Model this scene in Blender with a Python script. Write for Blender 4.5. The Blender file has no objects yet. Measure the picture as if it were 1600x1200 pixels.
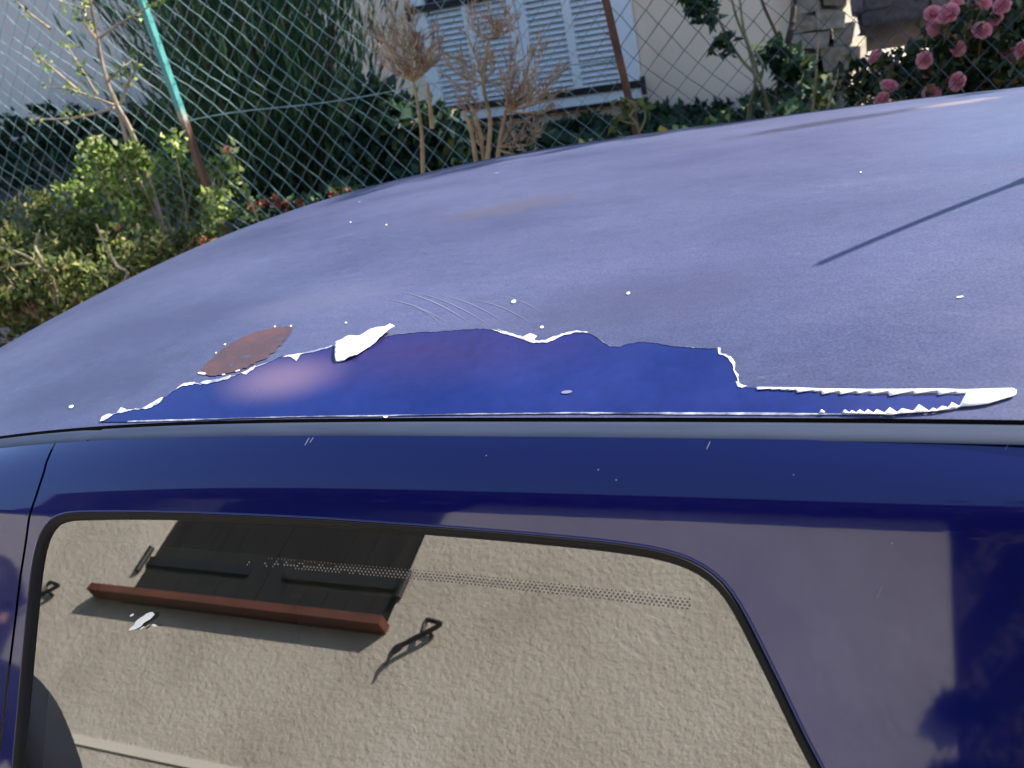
import bpy, bmesh, math, random
import numpy as np
from mathutils import Vector, Matrix, Quaternion
from mathutils.geometry import delaunay_2d_cdt
random.seed(7); rng = np.random.default_rng(7)
R = math.radians
scene = bpy.context.scene
COL = scene.collection
# ------------------------------------------------------------------ camera
FPX = 1500.0; PITCH = R(24.4); ROLL = R(12); YAW = R(27); EYE = 1.72
CAM = np.array([0.0, 0.0, EYE])
cF = np.array([-math.sin(YAW)*math.cos(PITCH), math.cos(YAW)*math.cos(PITCH), -math.sin(PITCH)])
_r0 = np.array([math.cos(YAW), math.sin(YAW), 0.0]); _u0 = np.cross(_r0, cF)
cR = math.cos(ROLL)*_r0 - math.sin(ROLL)*_u0
cU = math.sin(ROLL)*_r0 + math.cos(ROLL)*_u0
cd = bpy.data.cameras.new('camera'); cam = bpy.data.objects.new('camera', cd); COL.objects.link(cam)
cd.sensor_fit = 'HORIZONTAL'; cd.sensor_width = 36; cd.lens = 36*FPX/1600
cd.clip_start = 0.02; cd.clip_end = 500
cd.dof.use_dof = True; cd.dof.focus_distance = 1.0; cd.dof.aperture_fstop = 10.0
M = Matrix(((cR[0], cU[0], -cF[0], CAM[0]), (cR[1], cU[1], -cF[1], CAM[1]), (cR[2], cU[2], -cF[2], CAM[2]), (0, 0, 0, 1)))
cam.matrix_world = M
scene.camera = cam
# ------------------------------------------------------------------ sky, sun, exposure
SUN_AZ = R(48); SUN_EL = R(40)
w = bpy.data.worlds.new('World'); scene.world = w; w.use_nodes = True
nt = w.node_tree; nt.nodes.clear()
sky = nt.nodes.new('ShaderNodeTexSky'); sky.sky_type = 'NISHITA'; sky.sun_disc = False
sky.sun_elevation = SUN_EL; sky.sun_rotation = SUN_AZ; sky.ozone_density = 2.5; sky.dust_density = .5
bg = nt.nodes.new('ShaderNodeBackground'); bg.inputs[1].default_value = 0.13
ow = nt.nodes.new('ShaderNodeOutputWorld')
nt.links.new(sky.outputs[0], bg.inputs[0]); nt.links.new(bg.outputs[0], ow.inputs[0])
sun_dir = Vector((math.sin(SUN_AZ)*math.cos(SUN_EL), math.cos(SUN_AZ)*math.cos(SUN_EL), math.sin(SUN_EL)))
sl = bpy.data.lights.new('sun', 'SUN'); sl.energy = 5.0; sl.angle = R(0.53); sl.color = (1.0, 0.93, 0.82)
so = bpy.data.objects.new('sun', sl); COL.objects.link(so); so.location = sun_dir*40
so.rotation_euler = sun_dir.to_track_quat('Z', 'Y').to_euler()
scene.view_settings.view_transform = 'Standard'; scene.view_settings.look = 'None'
scene.view_settings.exposure = 1.6; scene.view_settings.gamma = 1.0

# ------------------------------------------------------------------ helpers
def ray(px, py):
    d = cF*FPX + cR*(px-800) - cU*(py-600); return d/np.linalg.norm(d)
def at(px, py, y):
    """point seen at photo pixel (px,py) at distance y across the street"""
    d = ray(px, py); return CAM + d*(y/d[1])
def N(nt, t, **k):
    n = nt.nodes.new(t)
    for a, b in k.items(): setattr(n, a, b)
    return n
def mat(name, color=(.5, .5, .5), rough=.6, coat=0, coat_ior=1.5, metal=0, spec=.5):
    m = bpy.data.materials.new(name); m.use_nodes = True
    b = m.node_tree.nodes['Principled BSDF']
    b.inputs['Base Color'].default_value = (*color, 1); b.inputs['Roughness'].default_value = rough
    b.inputs['Metallic'].default_value = metal; b.inputs['Specular IOR Level'].default_value = spec
    if coat:
        b.inputs['Coat Weight'].default_value = coat; b.inputs['Coat Roughness'].default_value = .015
        b.inputs['Coat IOR'].default_value = coat_ior
    return m
def bsdf(m): return m.node_tree.nodes['Principled BSDF']
def noise_color(m, stops, scale=5, detail=6, rough=.6, stretch=(1, 1, 1), bump=0, bump_scale=None, bump_dist=.01, coord='Object', distort=0):
    nt = m.node_tree; b = bsdf(m)
    tc = N(nt, 'ShaderNodeTexCoord'); mp = N(nt, 'ShaderNodeMapping'); mp.inputs['Scale'].default_value = stretch
    nt.links.new(tc.outputs[coord], mp.inputs[0])
    no = N(nt, 'ShaderNodeTexNoise'); no.inputs['Scale'].default_value = scale; no.inputs['Detail'].default_value = detail
    no.inputs['Roughness'].default_value = rough; no.inputs['Distortion'].default_value = distort
    nt.links.new(mp.outputs[0], no.inputs['Vector'])
    cr = N(nt, 'ShaderNodeValToRGB'); e = cr.color_ramp.elements
    while len(e) < len(stops): e.new(.5)
    for i, (p, c) in enumerate(stops): e[i].position = p; e[i].color = (*c, 1)
    nt.links.new(no.outputs[0], cr.inputs[0]); nt.links.new(cr.outputs[0], b.inputs['Base Color'])
    if bump:
        n2 = N(nt, 'ShaderNodeTexNoise'); n2.inputs['Scale'].default_value = bump_scale or scale*4; n2.inputs['Detail'].default_value = 5
        n2.inputs['Roughness'].default_value = .62
        nt.links.new(mp.outputs[0], n2.inputs['Vector'])
        bp = N(nt, 'ShaderNodeBump'); bp.inputs['Strength'].default_value = bump; bp.inputs['Distance'].default_value = bump_dist
        nt.links.new(n2.outputs[0], bp.inputs['Height']); nt.links.new(bp.outputs[0], b.inputs['Normal'])
    return m
def leaf_mat(name, stops, trans=.35, rough=.55):
    m = bpy.data.materials.new(name); m.use_nodes = True; nt = m.node_tree; b = bsdf(m)
    at_ = N(nt, 'ShaderNodeAttribute', attribute_name='rnd')
    cr = N(nt, 'ShaderNodeValToRGB'); e = cr.color_ramp.elements
    while len(e) < len(stops): e.new(.5)
    for i, (p, c) in enumerate(stops): e[i].position = p; e[i].color = (*c, 1)
    nt.links.new(at_.outputs['Fac'], cr.inputs[0]); nt.links.new(cr.outputs[0], b.inputs['Base Color'])
    b.inputs['Roughness'].default_value = rough; b.inputs['Specular IOR Level'].default_value = .3
    tr = N(nt, 'ShaderNodeBsdfTranslucent'); mx = N(nt, 'ShaderNodeMixShader'); mx.inputs[0].default_value = trans
    nt.links.new(cr.outputs[0], tr.inputs[0]); o = nt.nodes['Material Output']
    nt.links.new(b.outputs[0], mx.inputs[1]); nt.links.new(tr.outputs[0], mx.inputs[2]); nt.links.new(mx.outputs[0], o.inputs[0])
    return m
def tag(o, label=None, cat=None, group=None, kind=None):
    if label: o['label'] = label
    if cat: o['category'] = cat
    if group: o['group'] = group
    if kind: o['kind'] = kind
    return o
def thing(name, label, cat, loc=(0, 0, 0), group=None):
    o = bpy.data.objects.new(name, None); COL.objects.link(o); o.location = loc; o.empty_display_size = .1
    return tag(o, label, cat, group)
def obj(name, me, m, parent=None, smooth=False, label=None):
    o = bpy.data.objects.new(name, me); COL.objects.link(o)
    for mm in (m if isinstance(m, (list, tuple)) else [m]): me.materials.append(mm)
    if smooth: me.shade_smooth()
    if parent:
        o.parent = parent
        p = parent; off = Vector((0, 0, 0))
        while p: off += p.location; p = p.parent
        o.location = -off          # meshes are written in world coordinates
    if label: o['label'] = label
    return o
class MB:
    def __init__(s): s.v = []; s.f = []; s.mi = []
    def add(s, vs, fs, mi=0):
        n = len(s.v); s.v += [tuple(map(float, a)) for a in vs]; s.f += [tuple(i+n for i in f) for f in fs]; s.mi += [mi]*len(fs)
    def box(s, x0, x1, y0, y1, z0, z1, mi=0, jit=0):
        c = [(x, y, z) for x in (x0, x1) for y in (y0, y1) for z in (z0, z1)]
        if jit: c = [tuple(a+random.uniform(-jit, jit) for a in p) for p in c]
        s.add(c, [(0, 1, 3, 2), (4, 6, 7, 5), (0, 4, 5, 1), (2, 3, 7, 6), (0, 2, 6, 4), (1, 5, 7, 3)], mi)
    def tube(s, pts, rad, sides=6, mi=0, cap=True):
        pts = [np.array(p, float) for p in pts]; n = len(pts)
        if not isinstance(rad, (list, tuple, np.ndarray)): rad = [rad]*n
        vs = []; up = np.array([.13, .21, 1.0])
        for i, p in enumerate(pts):
            d = pts[min(i+1, n-1)] - pts[max(i-1, 0)]; d = d/(np.linalg.norm(d)+1e-9)
            u = np.cross(d, up); 
            if np.linalg.norm(u) < .05: u = np.cross(d, [1, 0, .1])
            u /= np.linalg.norm(u); v = np.cross(d, u)
            for k in range(sides):
                a = 2*math.pi*k/sides; vs.append(p+(u*math.cos(a)+v*math.sin(a))*rad[i])
        fs = [(i*sides+k, i*sides+(k+1) % sides, (i+1)*sides+(k+1) % sides, (i+1)*sides+k) for i in range(n-1) for k in range(sides)]
        if cap: fs += [tuple(range(sides))[::-1], tuple((n-1)*sides+k for k in range(sides))]
        s.add(vs, fs, mi)
    def mesh(s, name):
        me = bpy.data.meshes.new(name); me.from_pydata(s.v, [], s.f); me.update()
        if any(s.mi): me.polygons.foreach_set('material_index', s.mi)
        return me
    def build(s, name, m, parent=None, smooth=False, label=None): return obj(name, s.mesh(name), m, parent, smooth, label)
def smooth_path(pts, n=4):
    pts = [np.array(p, float) for p in pts]
    out = []
    for i in range(len(pts)-1):
        p0 = pts[max(i-1, 0)]; p1 = pts[i]; p2 = pts[i+1]; p3 = pts[min(i+2, len(pts)-1)]
        for k in range(n):
            t = k/n; out.append(.5*((2*p1)+(-p0+p2)*t+(2*p0-5*p1+4*p2-p3)*t*t+(-p0+3*p1-3*p2+p3)*t**3))
    out.append(pts[-1]); return out
def leaf_mesh(name, pos, dirs, length, width, m, parent=None, rnd=None, fold=.25):
    n = len(pos); pos = np.asarray(pos, float); d = np.asarray(dirs, float); d /= np.linalg.norm(d, axis=1, keepdims=True)+1e-9
    q = rng.normal(size=(n, 3)); s = np.cross(d, q); s /= np.linalg.norm(s, axis=1, keepdims=True)+1e-9; nn = np.cross(d, s)
    L = np.broadcast_to(np.asarray(length, float), (n,))[:, None]; W = np.broadcast_to(np.asarray(width, float), (n,))[:, None]
    mid = pos + d*L*.45
    V = np.stack([pos, mid+s*W*.5+nn*W*fold, pos+d*L-nn*L*.12, mid-s*W*.5+nn*W*fold], 1).reshape(-1, 3)
    me = bpy.data.meshes.new(name); me.vertices.add(4*n); me.vertices.foreach_set('co', V.ravel())
    me.loops.add(4*n); me.loops.foreach_set('vertex_index', np.arange(4*n)); me.polygons.add(n)
    me.polygons.foreach_set('loop_start', np.arange(0, 4*n, 4)); me.update(calc_edges=True)
    a = me.attributes.new('rnd', 'FLOAT', 'POINT'); r = rng.random(n) if rnd is None else rnd
    a.data.foreach_set('value', np.repeat(r, 4).astype(np.float32))
    return obj(name, me, m, parent)
def rdir(n, up=0.0):
    d = rng.normal(size=(n, 3)); d /= np.linalg.norm(d, axis=1, keepdims=True); d[:, 2] += up; return d
def cluster(c, r, n, sq=(1, 1, 1)):
    d = rng.normal(size=(n, 3)); d /= np.linalg.norm(d, axis=1, keepdims=True)
    return np.array(c)+d*(rng.random(n)[:, None]**.45)*np.array(r)*np.array(sq)
def inside(P, poly):
    x, y = P[:, 0], P[:, 1]; poly = np.asarray(poly); c = np.zeros(len(P), bool); j = len(poly)-1
    for i in range(len(poly)):
        xi, yi = poly[i]; xj, yj = poly[j]
        cond = ((yi > y) != (yj > y)) & (x < (xj-xi)*(y-yi)/((yj-yi) if yj != yi else 1e-12)+xi); c ^= cond; j = i
    return c
def fill(outer, holes=(), step=.02, stepy=None):
    """triangulate a 2-D outline with holes, with an inner grid of points"""
    outer = np.asarray(outer, float); stepy = stepy or step
    g = np.stack(np.meshgrid(np.arange(outer[:, 0].min(), outer[:, 0].max(), step), np.arange(outer[:, 1].min(), outer[:, 1].max(), stepy)), -1).reshape(-1, 2)
    k = inside(g, outer)
    for h in holes: k &= ~inside(g, h)
    g = g[k]; vs = []; es = []
    for loop in [outer, *map(np.asarray, holes)]:
        b = len(vs); vs += [tuple(p) for p in loop]; es += [(b+i, b+(i+1) % len(loop)) for i in range(len(loop))]
    B = np.array(vs)
    if len(g):
        dmin = np.array([np.min(np.hypot(*(B-p).T)) for p in g]); g = g[dmin > .35*min(step, stepy)]
    vs += [tuple(p) for p in g]
    V, _, T, *_ = delaunay_2d_cdt([Vector(p) for p in vs], es, [], 0, 1e-7)
    V = np.array([tuple(v) for v in V]); T = np.array([t for t in T if len(t) == 3]); c = V[T].mean(1); k = inside(c, outer)
    for h in holes: k &= ~inside(c, h)
    return V, T[k]
def surf_mesh(name, V2, T, fn, lift=0.0, thick=0.0, eps=1e-4):
    """map a 2-D triangulation onto surface fn(u,v), with analytic normals"""
    P = fn(V2[:, 0], V2[:, 1]); du = fn(V2[:, 0]+eps, V2[:, 1])-fn(V2[:, 0]-eps, V2[:, 1]); dv = fn(V2[:, 0], V2[:, 1]+eps)-fn(V2[:, 0], V2[:, 1]-eps)
    n = np.cross(du, dv); n /= np.linalg.norm(n, axis=1, keepdims=True)+1e-12
    s = np.sign((n*(P-np.array([-.6, YC, .7]))).sum(1)); n *= s[:, None]
    P = P+n*(lift[:, None] if isinstance(lift, np.ndarray) else lift)
    T = np.array(T); a, b, c = P[T[:, 0]], P[T[:, 1]], P[T[:, 2]]
    flip = (np.cross(b-a, c-a)*n[T[:, 0]]).sum(1) < 0; T[flip] = T[flip][:, ::-1]
    me = bpy.data.meshes.new(name); me.from_pydata(P.tolist(), [], T.tolist()); me.update(); me.shade_smooth()
    me.normals_split_custom_set_from_vertices(n.tolist())
    return me

# ------------------------------------------------------------------ materials
m_asphalt = noise_color(mat('asphalt', rough=.9), [(.3, (.035, .035, .037)), (.7, (.065, .064, .062))], 40, bump=.4, bump_dist=.004)
m_pave = noise_color(mat('pavement_concrete', rough=.9), [(.3, (.2, .19, .17)), (.7, (.3, .285, .26))], 12, bump=.3, bump_dist=.004)
m_soil = noise_color(mat('garden_soil', rough=.95), [(.3, (.03, .022, .015)), (.7, (.08, .06, .04))], 14, bump=.8, bump_dist=.03)
m_plaster = noise_color(mat('house_plaster', rough=.9), [(.25, (.78, .62, .475)), (.6, (.87, .71, .555)), (.8, (.89, .74, .59))], 1.6, bump=.25, bump_scale=60, bump_dist=.006)
m_greywall = noise_color(mat('grey_render', rough=.9), [(.3, (.46, .40, .37)), (.7, (.55, .49, .45))], .8, bump=.2, bump_scale=40, bump_dist=.006)
m_stucco = noise_color(mat('roughcast_stucco', rough=.95), [(.3, (.43, .385, .32)), (.45, (.55, .50, .42)), (.6, (.62, .57, .49)), (.72, (.70, .655, .58))], 1.8, detail=9, rough=.7, bump=.75, bump_scale=52, bump_dist=.010)
for _n in m_stucco.node_tree.nodes:
    if _n.type == 'TEX_NOISE' and _n.inputs['Scale'].default_value == 52: _n.inputs['Detail'].default_value = 4; _n.inputs['Roughness'].default_value = .62
m_tile = noise_color(mat('terracotta', rough=.8), [(.3, (.26, .07, .035)), (.7, (.38, .12, .06))], 9, bump=.3)
m_darkwood = noise_color(mat('dark_stained_wood', rough=.7), [(.3, (.008, .007, .008)), (.7, (.022, .018, .017))], 3, stretch=(14, 14, 1), bump=.4, bump_scale=8, bump_dist=.004)
m_eave = noise_color(mat('eave_wood', rough=.8), [(.3, (.05, .028, .02)), (.7, (.09, .05, .035))], 4)
m_iron = mat('black_iron', (.012, .012, .014), .5)
m_shutter = noise_color(mat('pale_blue_shutter_paint', rough=.55), [(.3, (.76, .82, .88)), (.7, (.84, .88, .92))], 3, stretch=(6, 6, 1))
m_rust = noise_color(mat('rusty_steel', rough=.85), [(.3, (.07, .03, .02)), (.55, (.13, .06, .035)), (.75, (.22, .10, .05))], 30, bump=.4, bump_dist=.002)
m_wire = noise_color(mat('green_coated_wire', rough=.35), [(.3, (.13, .24, .25)), (.6, (.24, .36, .37)), (.8, (.46, .54, .54))], 8)
m_shadewire = noise_color(mat('shaded_wire', rough=.6), [(.3, (.02, .035, .045)), (.7, (.045, .065, .075))], 8)  # darker wire colour stands in for shade on the right bay
m_blue = mat('dark_blue_car_paint', (.0015, .004, .088), .40, coat=1, coat_ior=1.61, metal=.85, spec=.2)
bsdf(m_blue).inputs['Coat Roughness'].default_value = .045
m_black = mat('black_rubber', (.005, .005, .0055), .6, spec=.18)
m_dark = mat('dark_cabin_trim', (.20, .195, .18), .85)
m_film = noise_color(mat('peeling_lacquer_film', rough=.45), [(.3, (.60, .61, .66)), (.5, (.78, .79, .81)), (.7, (.84, .85, .87))], 45, detail=4)
m_edge = noise_color(mat('torn_lacquer_edge', rough=.5), [(.35, (.16, .17, .27)), (.5, (.42, .43, .50)), (.62, (.72, .73, .77))], 60, detail=4)
m_drip = noise_color(mat('dull_grey_moulding', rough=.75, spec=.25), [(.3, (.012, .020, .044)), (.7, (.02, .03, .058))], 9, stretch=(1, 8, 8))
m_cloth = noise_color(mat('dark_navy_cloth', rough=.9), [(.3, (.008, .010, .02)), (.7, (.014, .018, .035))], 20)
m_skin = mat('skin', (.45, .27, .2), .55)
m_hair = mat('dark_hair', (.02, .014, .01), .6)
m_chrome = mat('steel', (.5, .5, .5), .25, metal=1)
m_tyre = mat('tyre_rubber', (.02, .02, .02), .85)
m_white = mat('white_glint', (.8, .8, .78), .8)
m_pale = mat('pale_mortar_band', (.82, .77, .66), .9)
m_silltile = noise_color(mat('sill_tile', rough=.8), [(.3, (.10, .032, .022)), (.7, (.17, .055, .036))], 14, bump=.3)
m_stone = bpy.data.materials.new('rubble_stone'); m_stone.use_nodes = True
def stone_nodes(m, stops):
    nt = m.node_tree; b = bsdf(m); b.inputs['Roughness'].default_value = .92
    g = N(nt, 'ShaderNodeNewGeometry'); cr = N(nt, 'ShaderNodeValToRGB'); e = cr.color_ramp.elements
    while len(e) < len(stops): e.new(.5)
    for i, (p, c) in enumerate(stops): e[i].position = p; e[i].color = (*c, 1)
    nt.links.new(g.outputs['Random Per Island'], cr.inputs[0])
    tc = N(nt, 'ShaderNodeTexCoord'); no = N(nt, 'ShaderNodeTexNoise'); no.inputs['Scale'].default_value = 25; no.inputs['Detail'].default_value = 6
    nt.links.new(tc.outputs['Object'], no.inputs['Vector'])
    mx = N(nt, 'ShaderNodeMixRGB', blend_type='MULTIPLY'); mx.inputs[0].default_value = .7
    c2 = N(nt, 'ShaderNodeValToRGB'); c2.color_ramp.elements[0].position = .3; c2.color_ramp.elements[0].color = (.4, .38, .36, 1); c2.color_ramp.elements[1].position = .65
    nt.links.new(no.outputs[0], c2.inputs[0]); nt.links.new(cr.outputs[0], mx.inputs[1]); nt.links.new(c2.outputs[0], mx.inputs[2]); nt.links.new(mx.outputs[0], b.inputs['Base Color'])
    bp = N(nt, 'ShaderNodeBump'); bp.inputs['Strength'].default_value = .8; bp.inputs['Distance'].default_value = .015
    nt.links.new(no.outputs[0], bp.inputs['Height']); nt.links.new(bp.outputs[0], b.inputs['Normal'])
stone_nodes(m_stone, [(.0, (.26, .2, .14)), (.35, (.36, .3, .23)), (.6, (.3, .27, .25)), (.8, (.42, .33, .22)), (1, (.5, .45, .38))])
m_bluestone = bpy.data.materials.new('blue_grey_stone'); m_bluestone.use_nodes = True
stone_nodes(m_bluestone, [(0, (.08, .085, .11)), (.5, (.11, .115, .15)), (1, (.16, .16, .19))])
m_slab = noise_color(mat('pale_stone_slab', rough=.9), [(.3, (.3, .28, .25)), (.7, (.45, .42, .38))], 9, bump=.5)
m_bark = noise_color(mat('pale_bark', rough=.85), [(.3, (.16, .12, .08)), (.7, (.36, .29, .21))], 30, stretch=(1, 1, .3), bump=.4, bump_dist=.004)
m_dkbark = noise_color(mat('dark_bark', rough=.9), [(.3, (.035, .025, .02)), (.7, (.09, .065, .045))], 30, stretch=(1, 1, .3), bump=.5, bump_dist=.005)
m_dry = noise_color(mat('dry_stem', rough=.85), [(.3, (.28, .17, .08)), (.7, (.5, .34, .19))], 25)
m_gstem = noise_color(mat('green_stem', rough=.7), [(.3, (.12, .12, .05)), (.7, (.24, .22, .10))], 20)
l_lit = leaf_mat('yellow_green_leaf', [(0, (.07, .13, .03)), (.4, (.19, .28, .06)), (.75, (.42, .52, .17)), (1, (.62, .62, .34))], .72)
l_olive = leaf_mat('olive_leaf', [(0, (.05, .08, .025)), (.5, (.14, .18, .05)), (.85, (.34, .36, .13)), (1, (.46, .38, .2))], .65)
l_dark = leaf_mat('dark_needle_leaf', [(0, (.008, .022, .012)), (.5, (.016, .042, .02)), (.85, (.03, .065, .022)), (1, (.07, .075, .03))], .15)
l_cyp = leaf_mat('tall_shrub_leaf', [(0, (.022, .055, .034)), (.5, (.045, .11, .052)), (.85, (.085, .17, .055)), (1, (.16, .18, .07))], .3)
l_ivy = leaf_mat('ivy_leaf', [(0, (.014, .034, .022)), (.5, (.026, .065, .034)), (.9, (.05, .10, .038)), (1, (.14, .14, .04))], .2)
l_rose = leaf_mat('rose_leaf', [(0, (.015, .032, .014)), (.5, (.03, .055, .018)), (.85, (.07, .085, .025)), (1, (.25, .17, .04))], .3)
l_dry = leaf_mat('dry_leaf', [(0, (.24, .15, .10)), (.5, (.42, .29, .20)), (1, (.62, .48, .36))], .35)
l_petal = leaf_mat('rose_petal', [(0, (.70, .20, .25)), (.5, (.82, .34, .39)), (1, (.88, .50, .52))], .4)
l_orange = leaf_mat('orange_petal', [(0, (.75, .24, .18)), (.5, (.85, .38, .28)), (1, (.9, .55, .42))], .3)
l_red = leaf_mat('red_petal', [(0, (.16, .025, .02)), (.5, (.26, .05, .025)), (1, (.34, .10, .04))], .2)
# post: green coating above, rust below
m_post = mat('half_rusted_green_post', rough=.5)
def post_nodes(m, z0):
    nt = m.node_tree; b = bsdf(m); tc = N(nt, 'ShaderNodeTexCoord'); sx = N(nt, 'ShaderNodeSeparateXYZ'); nt.links.new(tc.outputs['Object'], sx.inputs[0])
    no = N(nt, 'ShaderNodeTexNoise'); no.inputs['Scale'].default_value = 30; no.inputs['Detail'].default_value = 5; nt.links.new(tc.outputs['Object'], no.inputs['Vector'])
    ad = N(nt, 'ShaderNodeMath', operation='MULTIPLY_ADD'); nt.links.new(no.outputs[0], ad.inputs[0]); ad.inputs[1].default_value = .12; nt.links.new(sx.outputs[2], ad.inputs[2])
    cr = N(nt, 'ShaderNodeValToRGB'); e = cr.color_ramp.elements; mr = N(nt, 'ShaderNodeMapRange'); mr.inputs[1].default_value = z0-.03; mr.inputs[2].default_value = z0+.13
    nt.links.new(ad.outputs[0], mr.inputs[0]); nt.links.new(mr.outputs[0], cr.inputs[0])
    e[0].position = .25; e[0].color = (.10, .045, .028, 1); e[1].position = .5; e[1].color = (.3, .26, .22, 1); n = e.new(.62); n.color = (.05, .22, .21, 1); n = e.new(1); n.color = (.05, .24, .23, 1)
    nt.links.new(cr.outputs[0], b.inputs['Base Color'])
post_nodes(m_post, 1.40)
# oxidised roof lacquer
m_roof = mat('oxidised_blue_roof_lacquer', (.1, .1, .17), .5, spec=.3)
def roof_nodes(m):
    nt = m.node_tree; b = bsdf(m); tc = N(nt, 'ShaderNodeTexCoord')
    def noise(scale, stretch, detail=4, rough=.6):
        mp = N(nt, 'ShaderNodeMapping'); mp.inputs['Scale'].default_value = stretch; mp.inputs['Rotation'].default_value = (0, 0, R(-14)); nt.links.new(tc.outputs['Object'], mp.inputs[0])
        n = N(nt, 'ShaderNodeTexNoise'); n.inputs['Scale'].default_value = scale; n.inputs['Detail'].default_value = detail; n.inputs['Roughness'].default_value = rough
        nt.links.new(mp.outputs[0], n.inputs['Vector']); return n.outputs[0]
    def ramp(s, a, b_, ca, cb):
        c = N(nt, 'ShaderNodeValToRGB'); e = c.color_ramp.elements; e[0].position = a; e[1].position = b_; e[0].color = (*ca, 1); e[1].color = (*cb, 1); nt.links.new(s, c.inputs[0]); return c.outputs[0]
    base = ramp(noise(2.2, (1, 2.2, 1), 5), .32, .68, (.046, .053, .112), (.070, .078, .150))
    fine = ramp(noise(110, (.35, 1, 1), 3), .3, .7, (.92, .92, .93), (1.07, 1.07, 1.06))
    grain = ramp(noise(420, (1, 1, 1), 2), .3, .7, (.74, .74, .77), (1.24, 1.24, 1.2))
    m1 = N(nt, 'ShaderNodeMixRGB', blend_type='MULTIPLY'); m1.inputs[0].default_value = 1; nt.links.new(base, m1.inputs[1]); nt.links.new(fine, m1.inputs[2])
    m2 = N(nt, 'ShaderNodeMixRGB', blend_type='MULTIPLY'); m2.inputs[0].default_value = 1; nt.links.new(m1.outputs[0], m2.inputs[1]); nt.links.new(grain, m2.inputs[2])
    bl = ramp(noise(1.1, (1, 1.6, 1), 7, .68), .38, .66, (.88, .89, .91), (1.09, 1.08, 1.06))
    mb = N(nt, 'ShaderNodeMixRGB', blend_type='MULTIPLY'); mb.inputs[0].default_value = 1; nt.links.new(m2.outputs[0], mb.inputs[1]); nt.links.new(bl, mb.inputs[2])
    def tone_patch(prev, px, py, rx, ry, col, amt):
        x_, y_ = roof_hit(px, py); mp = N(nt, 'ShaderNodeMapping'); mp.vector_type = 'TEXTURE'; mp.inputs['Location'].default_value = (x_, y_, float(roofz(x_, y_))); mp.inputs['Scale'].default_value = (rx, ry, .1); mp.inputs['Rotation'].default_value = (0, 0, R(12)); nt.links.new(tc.outputs['Object'], mp.inputs[0])
        g = N(nt, 'ShaderNodeTexGradient', gradient_type='SPHERICAL'); nt.links.new(mp.outputs[0], g.inputs[0]); nz = noise(30, (1, 1, 1), 5, .7)
        mu = N(nt, 'ShaderNodeMath', operation='MULTIPLY'); nt.links.new(g.outputs[0], mu.inputs[0]); nt.links.new(nz, mu.inputs[1]); mr_ = N(nt, 'ShaderNodeMapRange', interpolation_type='SMOOTHSTEP'); mr_.inputs[1].default_value = .04; mr_.inputs[2].default_value = .36; mr_.inputs[4].default_value = amt; nt.links.new(mu.outputs[0], mr_.inputs[0])
        mx = N(nt, 'ShaderNodeMixRGB'); mx.inputs[2].default_value = (*col, 1); nt.links.new(prev, mx.inputs[1]); nt.links.new(mr_.outputs[0], mx.inputs[0]); return mx.outputs[0]
    cur = mb.outputs[0]
    for a_ in ((795, 325, .14, .05, (.075, .06, .075), .45), (1300, 190, .22, .035, (.02, .02, .045), .8), (230, 520, .3, .10, (.035, .036, .08), .45), (150, 600, .3, .09, (.03, .034, .07), .6), (1500, 160, .08, .03, (.22, .17, .17), .7), (980, 470, .2, .08, (.045, .045, .085), .4), (500, 470, .18, .05, (.09, .09, .15), .5)): cur = tone_patch(cur, *a_)  # brown stain and tone patches; far-edge dark streak and bright spot paint reflections
    scr = ramp(noise(60, (.25, 1.6, 1), 6, .75), .66, .74, (0, 0, 0), (1, 1, 1))
    m3 = N(nt, 'ShaderNodeMixRGB', blend_type='MIX'); nt.links.new(cur, m3.inputs[1]); m3.inputs[2].default_value = (.2, .2, .25, 1)
    sc = N(nt, 'ShaderNodeMath', operation='MULTIPLY'); sc.inputs[1].default_value = .55; nt.links.new(scr, sc.inputs[0]); nt.links.new(sc.outputs[0], m3.inputs[0])
    nt.links.new(m3.outputs[0], b.inputs['Base Color'])
    rr = N(nt, 'ShaderNodeMapRange'); rr.inputs[1].default_value = .3; rr.inputs[2].default_value = .7; rr.inputs[3].default_value = .34; rr.inputs[4].default_value = .5
    nt.links.new(noise(5, (1, 2.5, 1), 4), rr.inputs[0]); nt.links.new(rr.outputs[0], b.inputs['Roughness'])
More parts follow.
